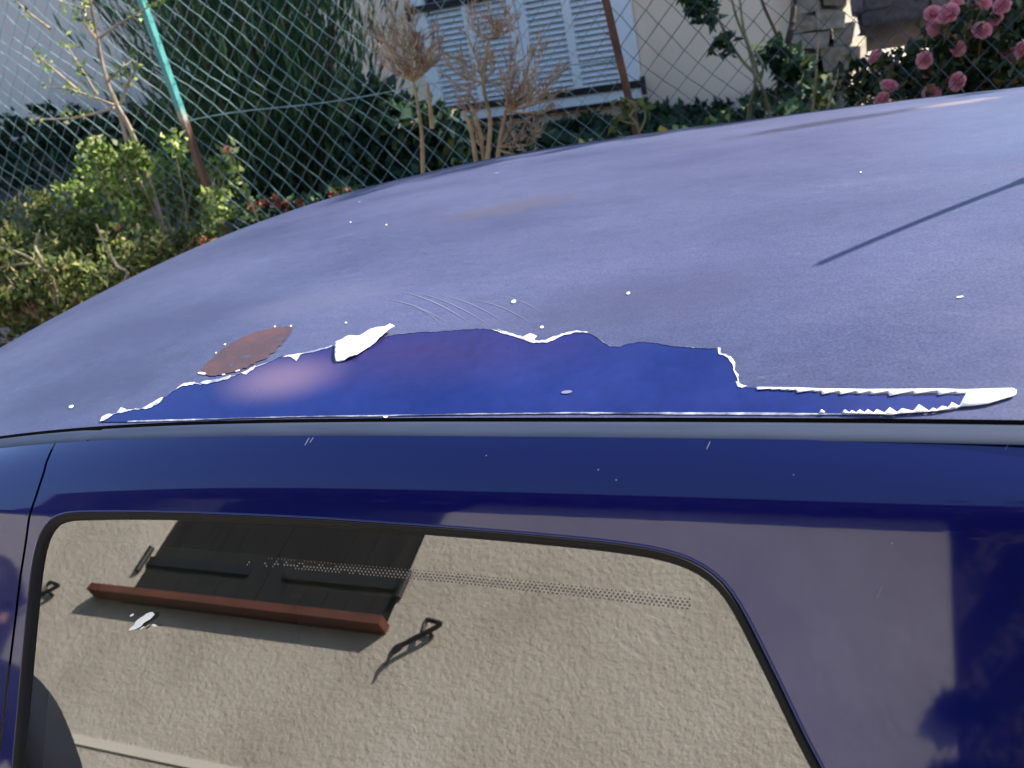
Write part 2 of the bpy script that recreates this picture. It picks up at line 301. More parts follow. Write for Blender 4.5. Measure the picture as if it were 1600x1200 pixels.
# bare base coat under the lacquer, with a blurred pinkish reflection painted in as a soft spot
m_peel = mat('bare_blue_base_coat', (.012, .028, .20), .42, spec=.35)
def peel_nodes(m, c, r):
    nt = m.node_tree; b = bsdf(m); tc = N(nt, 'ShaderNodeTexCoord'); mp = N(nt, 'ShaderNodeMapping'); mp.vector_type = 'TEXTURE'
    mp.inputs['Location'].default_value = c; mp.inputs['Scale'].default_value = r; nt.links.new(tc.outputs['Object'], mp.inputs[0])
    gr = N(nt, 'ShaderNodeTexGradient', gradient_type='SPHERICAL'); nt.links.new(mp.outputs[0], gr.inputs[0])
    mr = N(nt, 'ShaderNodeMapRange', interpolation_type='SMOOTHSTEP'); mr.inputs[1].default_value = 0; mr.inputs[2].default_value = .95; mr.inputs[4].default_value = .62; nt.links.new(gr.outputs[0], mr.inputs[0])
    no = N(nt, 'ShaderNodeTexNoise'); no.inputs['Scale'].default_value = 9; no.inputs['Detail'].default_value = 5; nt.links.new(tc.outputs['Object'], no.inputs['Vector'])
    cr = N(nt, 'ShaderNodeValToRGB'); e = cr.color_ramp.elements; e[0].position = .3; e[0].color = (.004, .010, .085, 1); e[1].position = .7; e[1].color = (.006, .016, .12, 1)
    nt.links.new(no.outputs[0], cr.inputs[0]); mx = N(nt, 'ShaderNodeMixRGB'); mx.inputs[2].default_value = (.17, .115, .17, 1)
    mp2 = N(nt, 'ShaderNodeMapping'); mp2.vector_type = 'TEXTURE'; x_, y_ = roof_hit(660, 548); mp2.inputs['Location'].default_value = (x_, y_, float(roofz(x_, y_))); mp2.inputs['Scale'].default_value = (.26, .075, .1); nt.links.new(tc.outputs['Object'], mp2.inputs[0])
    g2 = N(nt, 'ShaderNodeTexGradient', gradient_type='SPHERICAL'); nt.links.new(mp2.outputs[0], g2.inputs[0]); mt = N(nt, 'ShaderNodeMixRGB'); mt.inputs[2].default_value = (.030, .014, .065, 1); nt.links.new(cr.outputs[0], mt.inputs[1]); gm = N(nt, 'ShaderNodeMath', operation='MULTIPLY'); gm.inputs[1].default_value = .65; nt.links.new(g2.outputs[0], gm.inputs[0]); nt.links.new(gm.outputs[0], mt.inputs[0])  # purple tint paints a soft reflection into the base coat colour
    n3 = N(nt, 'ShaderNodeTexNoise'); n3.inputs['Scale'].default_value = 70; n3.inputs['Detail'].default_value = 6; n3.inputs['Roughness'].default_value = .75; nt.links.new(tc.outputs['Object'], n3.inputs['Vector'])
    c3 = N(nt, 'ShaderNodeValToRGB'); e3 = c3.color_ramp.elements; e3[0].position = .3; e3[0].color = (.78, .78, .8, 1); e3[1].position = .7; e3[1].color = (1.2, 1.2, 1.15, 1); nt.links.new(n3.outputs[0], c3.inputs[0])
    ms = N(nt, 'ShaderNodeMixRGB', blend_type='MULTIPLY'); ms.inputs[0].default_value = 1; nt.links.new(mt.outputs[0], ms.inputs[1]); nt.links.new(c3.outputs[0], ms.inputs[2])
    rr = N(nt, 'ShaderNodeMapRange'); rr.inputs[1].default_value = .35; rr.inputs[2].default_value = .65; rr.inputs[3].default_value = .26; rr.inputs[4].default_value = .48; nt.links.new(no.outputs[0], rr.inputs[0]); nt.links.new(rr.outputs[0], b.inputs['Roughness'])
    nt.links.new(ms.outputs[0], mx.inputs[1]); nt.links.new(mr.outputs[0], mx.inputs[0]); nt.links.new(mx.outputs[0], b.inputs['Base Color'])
m_rustpatch = noise_color(mat('worn_brown_primer', rough=.7), [(.36, (.050, .05, .085)), (.43, (.046, .026, .036)), (.62, (.075, .036, .04))], 22, rough=.7)
m_scratch = mat('pale_scratch', (.14, .147, .22), .6)
# tinted window glass
def glass_mat(name, tint, ior=2.0):
    m = bpy.data.materials.new(name); m.use_nodes = True; nt = m.node_tree; nt.nodes.remove(bsdf(m)); o = nt.nodes['Material Output']
    t = N(nt, 'ShaderNodeBsdfTransparent'); t.inputs[0].default_value = (*tint, 1); g = N(nt, 'ShaderNodeBsdfGlossy'); g.inputs['Roughness'].default_value = .0
    g.inputs[0].default_value = (1, 1, 1, 1); f = N(nt, 'ShaderNodeFresnel'); f.inputs[0].default_value = ior; mx = N(nt, 'ShaderNodeMixShader')
    nt.links.new(f.outputs[0], mx.inputs[0]); nt.links.new(t.outputs[0], mx.inputs[1]); nt.links.new(g.outputs[0], mx.inputs[2]); nt.links.new(mx.outputs[0], o.inputs[0]); return m
m_glass = glass_mat('tinted_window_glass', (.52, .56, .48), 2.4)
m_gloss_frit = mat('black_ceramic_border', (.012, .010, .010), .6)

# ------------------------------------------------------------------ setting: ground, street, garden
def sheet(name, x0, x1, y0, y1, z, m, n=1):
    b = MB(); b.add([(x0, y0, z), (x1, y0, z), (x1, y1, z), (x0, y1, z)], [(0, 1, 2, 3)])
    return tag(b.build(name, m), kind='structure')
sheet('ground', -150, 150, -150, 150, -.06, m_soil)
sheet('road', -150, 150, .35, 2.3, 0, m_asphalt)
b = MB(); b.box(-150, 150, -1.3, .2, -.06, .12); tag(b.build('pavement', m_pave), kind='structure')
b = MB(); b.box(-150, 150, .203, .35, -.06, .11); tag(b.build('kerb', m_slab), kind='structure')
b = MB()
nx, ny = 90, 30; X = np.linspace(-12, 6, nx); Y = np.linspace(2.62, 12, ny)
gz = lambda x, y: .70+.03*math.sin(3*x+y)+.02*math.sin(7*x-5*y)
b.add([(x, y, gz(x, y)) for x in X for y in Y], [(i*ny+j, (i+1)*ny+j, (i+1)*ny+j+1, i*ny+j+1) for i in range(nx-1) for j in range(ny-1)])
tag(b.build('garden_bed', m_soil, smooth=True), kind='structure')

def rubble(b, x0, x1, y0, y1, z0, z1, h=(.09, .17), wd=(.12, .3), jit=.012, ragged=0):
    z = z0
    while z < z1:
        hh = random.uniform(*h); x = x0-random.uniform(0, ragged)
        xe = x1+random.uniform(-ragged, ragged)
        while x < xe-.03:
            ww = min(random.uniform(*wd), xe-x)
            if xe-x-ww < .06: ww = xe-x
            b.box(x+.006, x+ww-.006, y0-random.uniform(0, .025), y1, z+.006, min(z+hh, z1)-.006, jit=jit); x += ww
        z += hh
t = thing('retaining_wall', 'low rubble stone retaining wall holding the garden bed under the wire fence', 'wall', (-3, 2.45, 0))
b = MB(); rubble(b, -9, 5, 2.34, 2.5, 0, .62, jit=.008); b.build('stones', m_stone, t)
b = MB(); b.box(-9, 5, 2.36, 2.62, 0, .66); b.build('core', m_slab, t)
b = MB()
for i in range(50): b.box(-4.6+i*.11, -4.6+i*.11+.105, 2.64, 2.74, .66, random.uniform(.93, .95)+ .0, jit=.003)
b.build('brick_edging', m_tile, t)

# ------------------------------------------------------------------ fence
fence = thing('wire_fence', 'green chain link fence with one half green and one rusty post before the garden', 'fence', (-2, 2.7, .7))
b = MB(); FY = 2.70; PIT = .035; zz0 = .74; nseg = 44
kx = 0; x = -5.4; b_right = MB()
while x < 1.3:
    pts = []; par = kx % 2
    for i in range(nseg+1):
        s = (i+par) % 2
        sag = .006*math.sin(x*2.3+i*.4)+.004*math.sin(x*7+i*.9)
        pts.append((x+(PIT if s else 0)+sag, FY+(.0022 if (i % 2) else -.0022)+.015*math.sin(x*1.7), zz0+i*PIT+sag))
    (b if x < -.86 else b_right).tube(pts, .0013 if x < -.86 else .0015, 4, cap=False); x += PIT; kx += 1
b.build('wire_mesh', m_wire, fence); b_right.build('wire_mesh', m_shadewire, fence, label='wire mesh painted darker as in shade')
def post(xb, xt, m, z1=2.35):
    b = MB(); y = FY-.012
    for (a0, a1, c0, c1) in ((-.0105, .0105, -.0165, -.012), (-.002, .002, -.0118, .016)):
        vs = []
        for z, xx in ((.5, xb), (z1, xt)): vs += [(xx+a0, FY+c0-.006, z), (xx+a1, FY+c0-.006, z), (xx+a1, FY+c1-.006, z), (xx+a0, FY+c1-.006, z)]
        b.add(vs, [(0, 1, 5, 4), (1, 2, 6, 5), (2, 3, 7, 6), (3, 0, 4, 7), (4, 5, 6, 7), (3, 2, 1, 0)])
    return b
def lean(px0, py0, px1, py1):
    p = at(px0, py0, FY); q = at(px1, py1, FY); s = (q[0]-p[0])/(q[2]-p[2]); return lambda z: p[0]+s*(z-p[2])
l1 = lean(225, 0, 355, 370); l2 = lean(950, 0, 1000, 215)
post(l1(.5), l1(2.35), None).build('post', m_post, fence, label='post green on top and rusty below')
post(l2(.5), l2(2.35), None).build('post', m_rust, fence, label='rusty brown post')
post(.95, .95, None).build('post', m_rust, fence)
post(-4.6, -4.6, None).build('post', m_post, fence)
b = MB()
for z in (1.37, 2.12): b.tube([(-2.42+i*.1, FY-.004+.006*math.sin(i), z+.006*math.sin(i*.7)) for i in range(17)], .0017, 5)
b.build('tension_wire', m_wire, fence)

# ------------------------------------------------------------------ house across the garden
HY = 5.0
house = thing('house', 'low cream plastered house with pale blue louvred shutters and a stone corner', 'house', (-2, 5, .6))
b = MB(); SX0, SX1, SZ0, SZ1 = -2.66, -1.44, .86, 2.25
b.box(-3.25, SX0+.03, HY, HY+.3, .4, 3.7); b.box(SX1-.03, -.66, HY, HY+.3, .4, 3.7); b.box(SX0+.03, SX1-.03, HY, HY+.3, .4, SZ0-.04); b.box(SX0+.03, SX1-.03, HY, HY+.3, SZ1, 3.7)
b.box(-3.25, -2.95, HY+.3, HY+6, .4, 3.7); b.box(-.96, -.66, HY+.3, HY+6, .4, 3.7); b.box(-2.95, -.96, HY+5.7, HY+6, .4, 3.7)
b.build('wall', m_plaster, house)
b = MB(); rubble(b, -.655, -.40, HY-.035, HY+.30, .4, 3.7, h=(.06, .13), wd=(.08, .17), jit=.018, ragged=.035); b.build('stone_corner', m_stone, house)
b = MB()
b.add([(-3.6, HY-.4, 3.62), (-.1, HY-.4, 3.62), (-.1, HY+3, 4.9), (-3.6, HY+3, 4.9), (-3.6, HY+6.4, 3.62), (-.1, HY+6.4, 3.62)], [(0, 1, 2, 3), (3, 2, 5, 4)])
b.add([(-3.6, HY-.4, 3.72), (-.1, HY-.4, 3.72), (-.1, HY+3, 5.0), (-3.6, HY+3, 5.0), (-3.6, HY+6.4, 3.72), (-.1, HY+6.4, 3.72)], [(0, 1, 2, 3), (3, 2, 5, 4)])
b.build('roof', m_tile, house)
b = MB(); b.box(SX0-.0, SX1+.02, HY-.05, HY-.002, SZ0-.022, SZ0-.006); b.build('sill', m_iron, house)
def shutter(x0, x1, hinge):
    b = MB(); y0, y1 = HY-.045, HY-.008
    xm = x0+(x1-x0)*(.50); st = .045
    wide = .11
    a0 = x0+(wide*.75 if hinge < 0 else st); a1 = x1-(wide if hinge > 0 else st)
    b.box(x0, a0, y0, y1, SZ0, SZ1); b.box(a1, x1, y0, y1, SZ0, SZ1)
    xm = (a0+a1)/2
    b.box(xm-.022, xm+.022, y0+.002, y1, SZ0, SZ1)
    b.box(a0, a1, y0+.003, y1, SZ0, SZ0+.10); b.box(a0, a1, y0+.003, y1, SZ1-.10, SZ1); b.box(a0, a1, y0+.003, y1, 1.53, 1.60)
    for (u0, u1) in ((a0+.001, xm-.023), (xm+.023, a1-.001)):
        z = SZ0+.11
        while z < SZ1-.12:
            if not (1.50 < z < 1.6):
                b.add([(u0, y0+.004, z), (u1, y0+.004, z), (u1, y1-.006, z+.017), (u0, y1-.006, z+.017), (u0, y0+.004, z+.006), (u1, y0+.004, z+.006), (u1, y1-.006, z+.022), (u0, y1-.006, z+.022)], [(0, 1, 5, 4), (4, 5, 6, 7), (1, 2, 6, 5), (3, 0, 4, 7), (0, 3, 2, 1)])
            z += .0295
    s = b.build('shutter', m_shutter, house)
    b = MB(); b.box(x0+.02, x1-.02, y1-.004, y1+.002, SZ0+.02, SZ1-.02); b.build('backing', m_iron, s)
    for zb in (.932, 1.475):
        b = MB(); e = .02; xa, xb = (x0-.01, x1-.05) if hinge < 0 else (x0+.05, x1+.02)
        b.box(xa, xb, y0-.010, y0-.001, zb-.018, zb+.018); xh = xa if hinge < 0 else xb
        b.tube([(xh, y0-.012, zb-.055), (xh, y0-.012, zb+.035)], .013, 8); b.build('strap_bar', m_iron, s)
mid = (SX0+SX1)/2+.0
shutter(SX0, mid-.003, -1); shutter(mid+.003, SX1, 1)

nb = thing('neighbour_house', 'plain grey rendered house standing far behind the fence at the left', 'house', (-8, 8, .6))
b = MB(); b.box(-18, -3.9, 8, 8.3, .3, 5.0); b.box(-18, -17.7, 8.3, 14, .3, 5); b.box(-4.2, -3.9, 8.3, 14, .3, 5); b.build('wall', m_greywall, nb)
b = MB(); b.add([(-18.4, 7.6, 4.9), (-3.5, 7.6, 4.9), (-3.5, 11, 6.3), (-18.4, 11, 6.3), (-18.4, 14.4, 4.9), (-3.5, 14.4, 4.9)], [(0, 1, 2, 3), (3, 2, 5, 4)]); b.build('roof', m_tile, nb)

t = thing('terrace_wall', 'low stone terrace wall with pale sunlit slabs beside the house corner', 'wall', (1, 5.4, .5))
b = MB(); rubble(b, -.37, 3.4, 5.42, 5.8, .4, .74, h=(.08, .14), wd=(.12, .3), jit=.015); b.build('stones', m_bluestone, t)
b = MB(); x = -.40
while x < 3.2:
    ww = random.uniform(.25, .42); b.box(x, x+ww-.015, 5.34, 5.86, .745, .745+random.uniform(.035, .05), jit=.010); x += ww
b.build('slabs', m_slab, t)
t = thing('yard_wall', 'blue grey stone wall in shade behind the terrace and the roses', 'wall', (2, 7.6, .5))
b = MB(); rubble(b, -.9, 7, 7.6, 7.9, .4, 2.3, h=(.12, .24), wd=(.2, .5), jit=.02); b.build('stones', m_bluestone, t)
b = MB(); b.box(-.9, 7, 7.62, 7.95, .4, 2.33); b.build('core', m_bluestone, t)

# ------------------------------------------------------------------ planting
def px_path(pts, y, jit=0): return [at(p[0], p[1], y+random.uniform(-jit, jit)+(p[2] if len(p) > 2 else 0)) for p in pts]
# tall dark shrub
t = thing('cypress_shrub', 'tall dense dark green shrub between the grey house and the shutters', 'shrub', (-2.95, 3.75, .7))
b = MB(); P = []; D = []
for i in range(1300):
    a = random.uniform(0, 2*math.pi); r = math.sqrt(random.random())*.22
    base = np.array([-2.85+r*math.cos(a), 3.75+r*math.sin(a), .7])
    hgt = random.uniform(.4, 2.7); spread = random.uniform(.05, .66)*min(1.15, .6+hgt*.3)*(1.12 if math.cos(a) > 0 else .95)
    tip = base+np.array([math.cos(a)*spread, math.sin(a)*spread, hgt])
    n = 14
    for k in range(n):
        f = (k+random.random())/n; q = base+(tip-base)*np.array([f**1.3, f**1.3, f]); P.append(q+np.random.normal(0, .02, 3)*0)
        D.append((math.cos(a)*.35+random.gauss(0, .28), math.sin(a)*.35+random.gauss(0, .28), 1.0))
    if i % 25 == 0: b.tube([base, (base+tip)/2+np.array([0, 0, .05]), tip], [.009, .006, .002], 5)
n = len(P); leaf_mesh('foliage', P, D, rng.uniform(.07, .16, n), rng.uniform(.007, .014, n), l_cyp, t)
b.build('stem', m_dkbark, t)

# pale bare sapling in front of the fence
t = thing('young_tree', 'thin bare young tree with pale twigs in front of the left fence', 'tree', tuple(at(235, 345, 2.4)*[1, 1, 0]+[0, 0, .7]))
b = MB(); SY = 2.62
p0 = at(262, 430, SY-.02); 
b.tube(smooth_path([p0]+px_path([(250, 340), (228, 270), (205, 205), (183, 165)], SY, .01)), np.linspace(.011, .008, 17), 7)
b.tube(smooth_path(px_path([(240, 345), (215, 280), (197, 215), (183, 165), (168, 130), (157, 85), (150, 50), (142, 5), (136, -60)], SY, .015)), np.linspace(.010, .004, 33), 7)
b.build('trunk', m_bark, t)
b = MB(); tw = [[(180, 165), (140, 150), (110, 140), (72, 136)], [(178, 168), (145, 178), (110, 185), (60, 186), (44, 180)], [(150, 147), (128, 110), (110, 80), (95, 63)],
      [(188, 163), (200, 130), (210, 112), (214, 95)], [(150, 58), (135, 35), (130, 15), (96, 3)], [(155, 60), (185, 38), (220, 18), (250, 0)], [(78, 45), (45, 20), (24, 0)], [(120, 140), (80, 105), (50, 82)],
      [(150, 60), (138, 45), (128, 20), (140, -10)], [(165, 130), (185, 112), (205, 95)]]
LP = []
for q in tw:
    pp = smooth_path(px_path(q, SY, .04)); b.tube(pp, np.linspace(.0055, .002, len(pp)), 5)
    for p in pp[3:]:
        if random.random() < .55:
            for _ in range(random.randint(2, 4)): LP.append(p+rng.normal(0, .012, 3))
b.build('branch', m_bark, t)
LP = np.array(LP); leaf_mesh('foliage', LP, rdir(len(LP), .4), rng.uniform(.018, .035, len(LP)), rng.uniform(.010, .018, len(LP)), l_lit, t)

def bush(name, label, cat, spec, m, leaf, wid, loc, twigs=0, dens=1.0, stemmat=m_bark, up=.5):
    t = thing(name, label, cat, loc); P = []; b = MB()
    for (px, py, y, r, n) in spec:
        c = at(px, py, y); n = int(n*dens)
        # break each mass into small tufts so that it has gaps
        for k in range(max(1, n//16)):
            q = cluster(c, r, 1, (1, .8, 1))[0]; P.append(cluster(q, random.uniform(.025, .055), 16))
        if twigs:
            for k in range(twigs):
                e = cluster(c, r*1.0, 1)[0]; s = np.array([loc[0], loc[1], .68])
                b.tube(smooth_path([s, (s+e)/2+rng.normal(0, .02, 3), e], 3), np.linspace(.004, .0015, 7), 5)
    P = np.concatenate(P); n = len(P); leaf_mesh('foliage', P, rdir(n, up), rng.uniform(.6, 1.25, n)*leaf, rng.uniform(.7, 1.2, n)*wid, m, t)
    if twigs: b.build('stem', stemmat, t)
    return t
bush('leafy_bush', 'bright yellow green leafy bush in the sun by the half green post', 'bush',
     [(160, 250, 2.58, .06, 192), (150, 275, 2.58, .05, 112), (205, 242, 2.58, .045, 120), (215, 262, 2.58, .07, 208), (255, 268, 2.84, .05, 144), (240, 300, 2.84, .10, 336), (262, 240, 2.84, .04, 64), (275, 225, 2.6, .03, 40), (290, 275, 2.84, .06, 176), (318, 262, 2.84, .04, 88), (312, 300, 2.84, .08, 256), (345, 262, 2.84, .035, 72), (352, 245, 2.84, .022, 32), (345, 290, 2.84, .05, 112), (225, 335, 2.58, .10, 336), (285, 340, 2.84, .10, 336),
      (130, 312, 2.58, .05, 104), (104, 300, 2.58, .035, 64), (85, 318, 2.58, .035, 56), (70, 345, 2.58, .05, 96), (110, 350, 2.58, .06, 144), (330, 335, 2.6, .08, 220), (180, 300, 2.58, .06, 128), (165, 340, 2.58, .07, 144), (240, 385, 2.84, .10, 240), (310, 370, 2.84, .07, 144), (145, 235, 2.58, .03, 32)], l_lit, .033, .018, tuple(at(230, 330, 2.6)*[1, 1, 0]+[0, 0, .7]), twigs=1, dens=.85)
bush('olive_bush', 'dull olive bush with dry twigs low at the left end of the fence', 'bush',
     [(px+random.uniform(-18, 18), py+random.uniform(-14, 14), y, .09, 330) for (y, rows) in ((2.55, ((350, 20, 150), (395, -60, 330))), (2.4, ((400, -80, 250), (440, -100, 230))), (2.25, ((440, -100, 180), (485, -120, 130), (520, -140, 60)))) for (py, x0, x1) in rows for px in range(x0, x1, 38)],
     l_olive, .032, .014, tuple(at(60, 440, 2.3)*[1, 1, 0]+[0, 0, .7]), twigs=1, dens=.62)
b = MB()
bush('broad_hedge', 'low dark hedge at the foot of the grey house', 'hedge', [(x, 235+random.uniform(-25, 25), 6.6, .42, 700) for x in range(-120, 330, 40)] + [(x, 290, 5.6, .40, 600) for x in range(-80, 330, 55)], l_dark, .08, .045, (-6, 6.8, .6), twigs=0)
# bare dry twigs leaning out of the olive bush
t = thing('dead_twigs', 'bare pale dead twigs sticking out of the olive bush', 'twigs', tuple(at(80, 480, 2.25)*[1, 1, 0]+[0, 0, .7]))
b = MB()
for q in ([(85, 470), (60, 415), (30, 395), (-5, 383)], [(80, 430), (45, 412), (0, 418)], [(195, 440), (182, 415), (165, 385), (150, 350)], [(70, 420), (55, 385), (62, 360)]):
    pp = smooth_path([np.array([*t.location])]+px_path(q, 2.22, .02)); b.tube(pp, np.linspace(.007, .0022, len(pp)), 6)
b.build('branch', m_bark, t)

# roses
def bloom_mesh(name, r, seed):
    rr = random.Random(seed); V = []; F = []; rn = []
    for ring, (k, rad, tilt, h) in enumerate(((3, .30, 1.4, .55), (4, .52, 1.25, .42), (6, .76, 1.0, .25), (6, .95, .78, .08), (7, 1.0, .45, -.05))):
        for i in range(k):
            a = 2*math.pi*(i+rr.random()*.4)/k+ring*.5; ca, sa = math.cos(a), math.sin(a); w_ = 3.4*rad/k*1.35; base = len(V); c = rr.random()*.6+.4*(ring/4)
            for u in range(4):
                fu = u/3; rad_u = rad*(.12+.88*math.sin(fu*math.pi/2)*math.cos(tilt*.6)); zu = h*.2+fu*(.15+.75*math.sin(tilt))*.62+.1*rr.uniform(-1, 1)*(u == 3)
                for v in range(4):
                    fv = (v/3-.5)*2; wv = w_*.6*math.sin(min(1, fu+.35)*math.pi*.62)*fv; cup = .12*fv*fv
                    V.append(((rad_u-cup)*ca*r-wv*sa*r, (rad_u-cup)*sa*r+wv*ca*r, (zu+cup*.8)*r)); rn.append(min(1, max(0, c+.15*fu)))
            F += [(base+u*4+v, base+u*4+v+1, base+(u+1)*4+v+1, base+(u+1)*4+v) for u in range(3) for v in range(3)]
    me = bpy.data.meshes.new(name); me.from_pydata(V, [], F); me.update(); a = me.attributes.new('rnd', 'FLOAT', 'POINT'); a.data.foreach_set('value', np.array(rn, np.float32)); me.shade_smooth()
    return me
blooms = [bloom_mesh('flower', .033, s) for s in range(3)]
for me in blooms: me.materials.append(l_petal)
rb = thing('rose_bush', 'rose bush with pink blooms behind the right end of the car roof', 'rose bush', tuple(at(1500, 120, 3.1)*[1, 1, 0]+[0, 0, .7]))
rp = [(1458, 24, 1.1), (1484, 24, 1.25), (1493, 7, .9), (1462, 43, 1.0), (1516, 48, 1.1), (1533, 50, 1.1), (1535, 4, 1.0), (1567, 10, 1.05), (1557, 29, .9), (1552, 42, .7), (1496, 77, .9), (1446, 94, 1.0), (1369, 90, .95), (1388, 138, 1.1), (1380, 156, .9), (1451, 118, .6), (1455, 147, 1.1), (1482, 132, .8), (1499, 128, 1.1), (1584, 86, .9), (1599, 78, .9), (1573, 88, .7)]
stems = MB(); P = []
base = np.array([rb.location[0]+.05, 3.15, .7])
for i, (px, py, s) in enumerate(rp):
    q = at(px, py, 2.88+random.uniform(-.08, .1)); o = bpy.data.objects.new('flower', blooms[i % 3]); COL.objects.link(o); o.parent = rb; o.location = Vector(q)-rb.location
    o.rotation_euler = (R(random.uniform(25, 85)), R(random.uniform(-20, 20)), R(random.uniform(-60, 60))); o.scale = (s*.74, s*.74, s*random.uniform(.6, .85))
    b0 = base+np.array([random.uniform(-.28, .3), random.uniform(-.1, .1), 0])
    pp = smooth_path([b0, b0*.5+q*.5+rng.normal(0, .03, 3), q+np.array([0, .012, -.012])]); stems.tube(pp, np.linspace(.005, .002, len(pp)), 5)
    for p in pp[2:-1]: P.append(cluster(p, .055, 16))
    P.append(cluster(q+np.array([0, .11, -.05]), .06, 18))
for (px, py) in [(1400, 120), (1430, 130), (1470, 110), (1520, 105), (1550, 80), (1580, 60), (1590, 120), (1540, 120), (1500, 100), (1410, 140), (1440, 110), (1570, 40), (1600, 30), (1600, 100), (1560, 100), (1420, 105), (1350, 140), (1345, 120), (1610, 60), (1580, 100), (1530, 85)]:
    P.append(cluster(at(px, py, 3.2), .09, 85, (1, .7, .8)))
stems.build('stem', m_gstem, rb); P = np.concatenate(P); n = len(P); leaf_mesh('foliage', P, rdir(n, .3), rng.uniform(.025, .045, n), rng.uniform(.016, .028, n), l_rose, rb)
# small roses among the left bush
for lab, px, py, s in (('small orange rose on a leafy stem against the dark shrub', 356, 234, .8), ('small pale orange rose low in front of the leafy bush', 184, 356, .7)):
    q = at(px, py, 2.42); t = thing('rose_plant', lab, 'rose', tuple(q*[1, 1, 0]+[0, 0, .7])); me = blooms[0].copy(); me.materials.clear(); o = obj('flower', me, l_orange, t); o.location = Vector(q)-t.location; o.scale = (s*.5,)*3; o.rotation_euler = (R(60), 0, R(20))
    b = MB(); pp = smooth_path([(q[0]+.02, q[1]+.03, .7), (q[0]+.02, q[1]+.02, (q[2]+.7)/2), q+np.array([0, .01, -.01])]); b.tube(pp, .003, 5); b.build('stem', m_gstem, t)
    P = np.concatenate([cluster(p, .035, 8) for p in pp[3:]]); leaf_mesh('foliage', P, rdir(len(P), .3), .03, .018, l_lit, t)
# red flowers along the bed
t = thing('red_flowers', 'patch of small red flowers low behind the fence', 'flowers', tuple(at(440, 312, 2.85)*[1, 1, 0]+[0, 0, .7]))
for px, py in ((395, 324), (415, 318), (438, 319), (450, 322), (470, 318), (430, 312), (520, 308), (545, 303)):
    P = cluster(at(px, py, 2.85), .014, 12); leaf_mesh('flower', P, rdir(len(P), .2), .02, .016, l_red, t)
P = np.concatenate([cluster(at(px, 335, 2.9), .07, 80) for px in range(380, 500, 18)]); leaf_mesh('foliage', P, rdir(len(P), .4), .03, .018, l_ivy, t)

# dry tan shrubs
def dry_shrub(label, stems_px, fork, tips, y, ntuft=10, tl=(.05, .10)):
    f = at(*fork, y); t = thing('dry_shrub', label, 'shrub', (f[0], y, .7), 'dried tan shrubs in front of the shutters'); b = MB(); P = []; D = []
    for q in stems_px:
        pp = smooth_path(px_path(q, y, .02)); b.tube(pp, np.linspace(.0075, .004, len(pp)), 6)
    for (src, px, py) in tips:
        s = at(*src, y); e = at(px+random.uniform(-4, 4), py+random.uniform(-4, 4), y+random.uniform(-.09, .09)); d = e-s; m_ = (s+e)/2+np.array([d[0]*.22, 0, -.05*abs(d[0])])+rng.normal(0, .008, 3)
        pp = smooth_path([s, m_, e], 6); b.tube(pp, np.linspace(.0028, .0010, len(pp)), 4); L = np.linalg.norm(d); dl = d/L
        for k, p in enumerate(pp[3:]):
            if random.random() < .55:      # side twig carrying its own plume
                tw_ = dl*.55+rng.normal(0, .5, 3); tw_[2] = abs(tw_[2])+.35; tw_ = tw_/np.linalg.norm(tw_)*random.uniform(.025, .06); q = p+tw_; b.tube([p, p+tw_*.5+rng.normal(0, .003, 3), q], [.0013, .0010, .0006], 4)
                for _ in range(ntuft): f_ = random.random(); P.append(p+tw_*(.2+.8*f_)); D.append(tw_/np.linalg.norm(tw_)+rng.normal(0, .3, 3))
            for _ in range(max(2, ntuft//3)): P.append(p+rng.normal(0, .003, 3)); D.append(dl+rng.normal(0, .38, 3)+np.array([0, 0, .3]))
        for _ in range(ntuft): P.append(e-dl*random.uniform(0, .03)); D.append(dl+rng.normal(0, .25, 3)+np.array([0, 0, .25]))
    b.build('stem', m_dry, t); n = len(P); leaf_mesh('foliage', P, D, rng.uniform(*tl, n), rng.uniform(.0018, .0045, n), l_dry, t)
F1 = (646, 128)
dry_shrub('dried tan shrub on one bare stem left of the shutters', [[(664, 300), (661, 270), (659, 210), (652, 160), F1], [(675, 200), (672, 165), (668, 130)]], F1,
          [(F1, 612, 50), (F1, 605, 85), (F1, 632, 40), (F1, 640, 75), (F1, 628, 100), (F1, 655, 60), (F1, 668, 75), (F1, 690, 65), (F1, 660, 100), (F1, 600, 60), (F1, 645, 50), (F1, 676, 95), ((640, 120), 585, 45), ((640, 120), 610, 20), ((650, 110), 640, 15), ((648, 115), 680, 50), ((640, 122), 598, 75), ((650, 110), 620, 65)], 2.50, 8, (.018, .042))
G1, G2, G3 = (755, 130), (790, 175), (765, 60)
dry_shrub('wide dried tan shrub of several stems before the louvred shutters', [[(758, 270), (752, 220), (742, 180), (725, 150)], [(775, 268), (782, 215), G2, (800, 130)], [(760, 260), (766, 190), G1, G3], [(745, 258), (735, 200), (722, 175)]], G1,
          [(G1, 730, 60), (G1, 745, 90), (G1, 720, 95), (G3, 735, 20), (G3, 760, 25), (G3, 790, 22), (G3, 775, 40), (G2, 810, 60), (G2, 830, 75), (G2, 850, 75), (G2, 800, 90), (G2, 840, 110), (G2, 860, 120), (G2, 880, 110), (G2, 815, 130), (G1, 715, 130), (G1, 700, 105), (G2, 850, 150), (G2, 865, 165),
           (G2, 825, 160), ((778, 230), 815, 215), ((778, 230), 835, 205), ((778, 235), 830, 235), (G1, 770, 95), (G1, 785, 120), (G3, 800, 45), (G3, 745, 50), ((742, 180), 718, 165), ((742, 180), 735, 150), (G2, 875, 140), (G2, 805, 150), (G2, 790, 140), ((778, 230), 800, 200), ((760, 230), 745, 195)], 2.48, 7, (.016, .036))
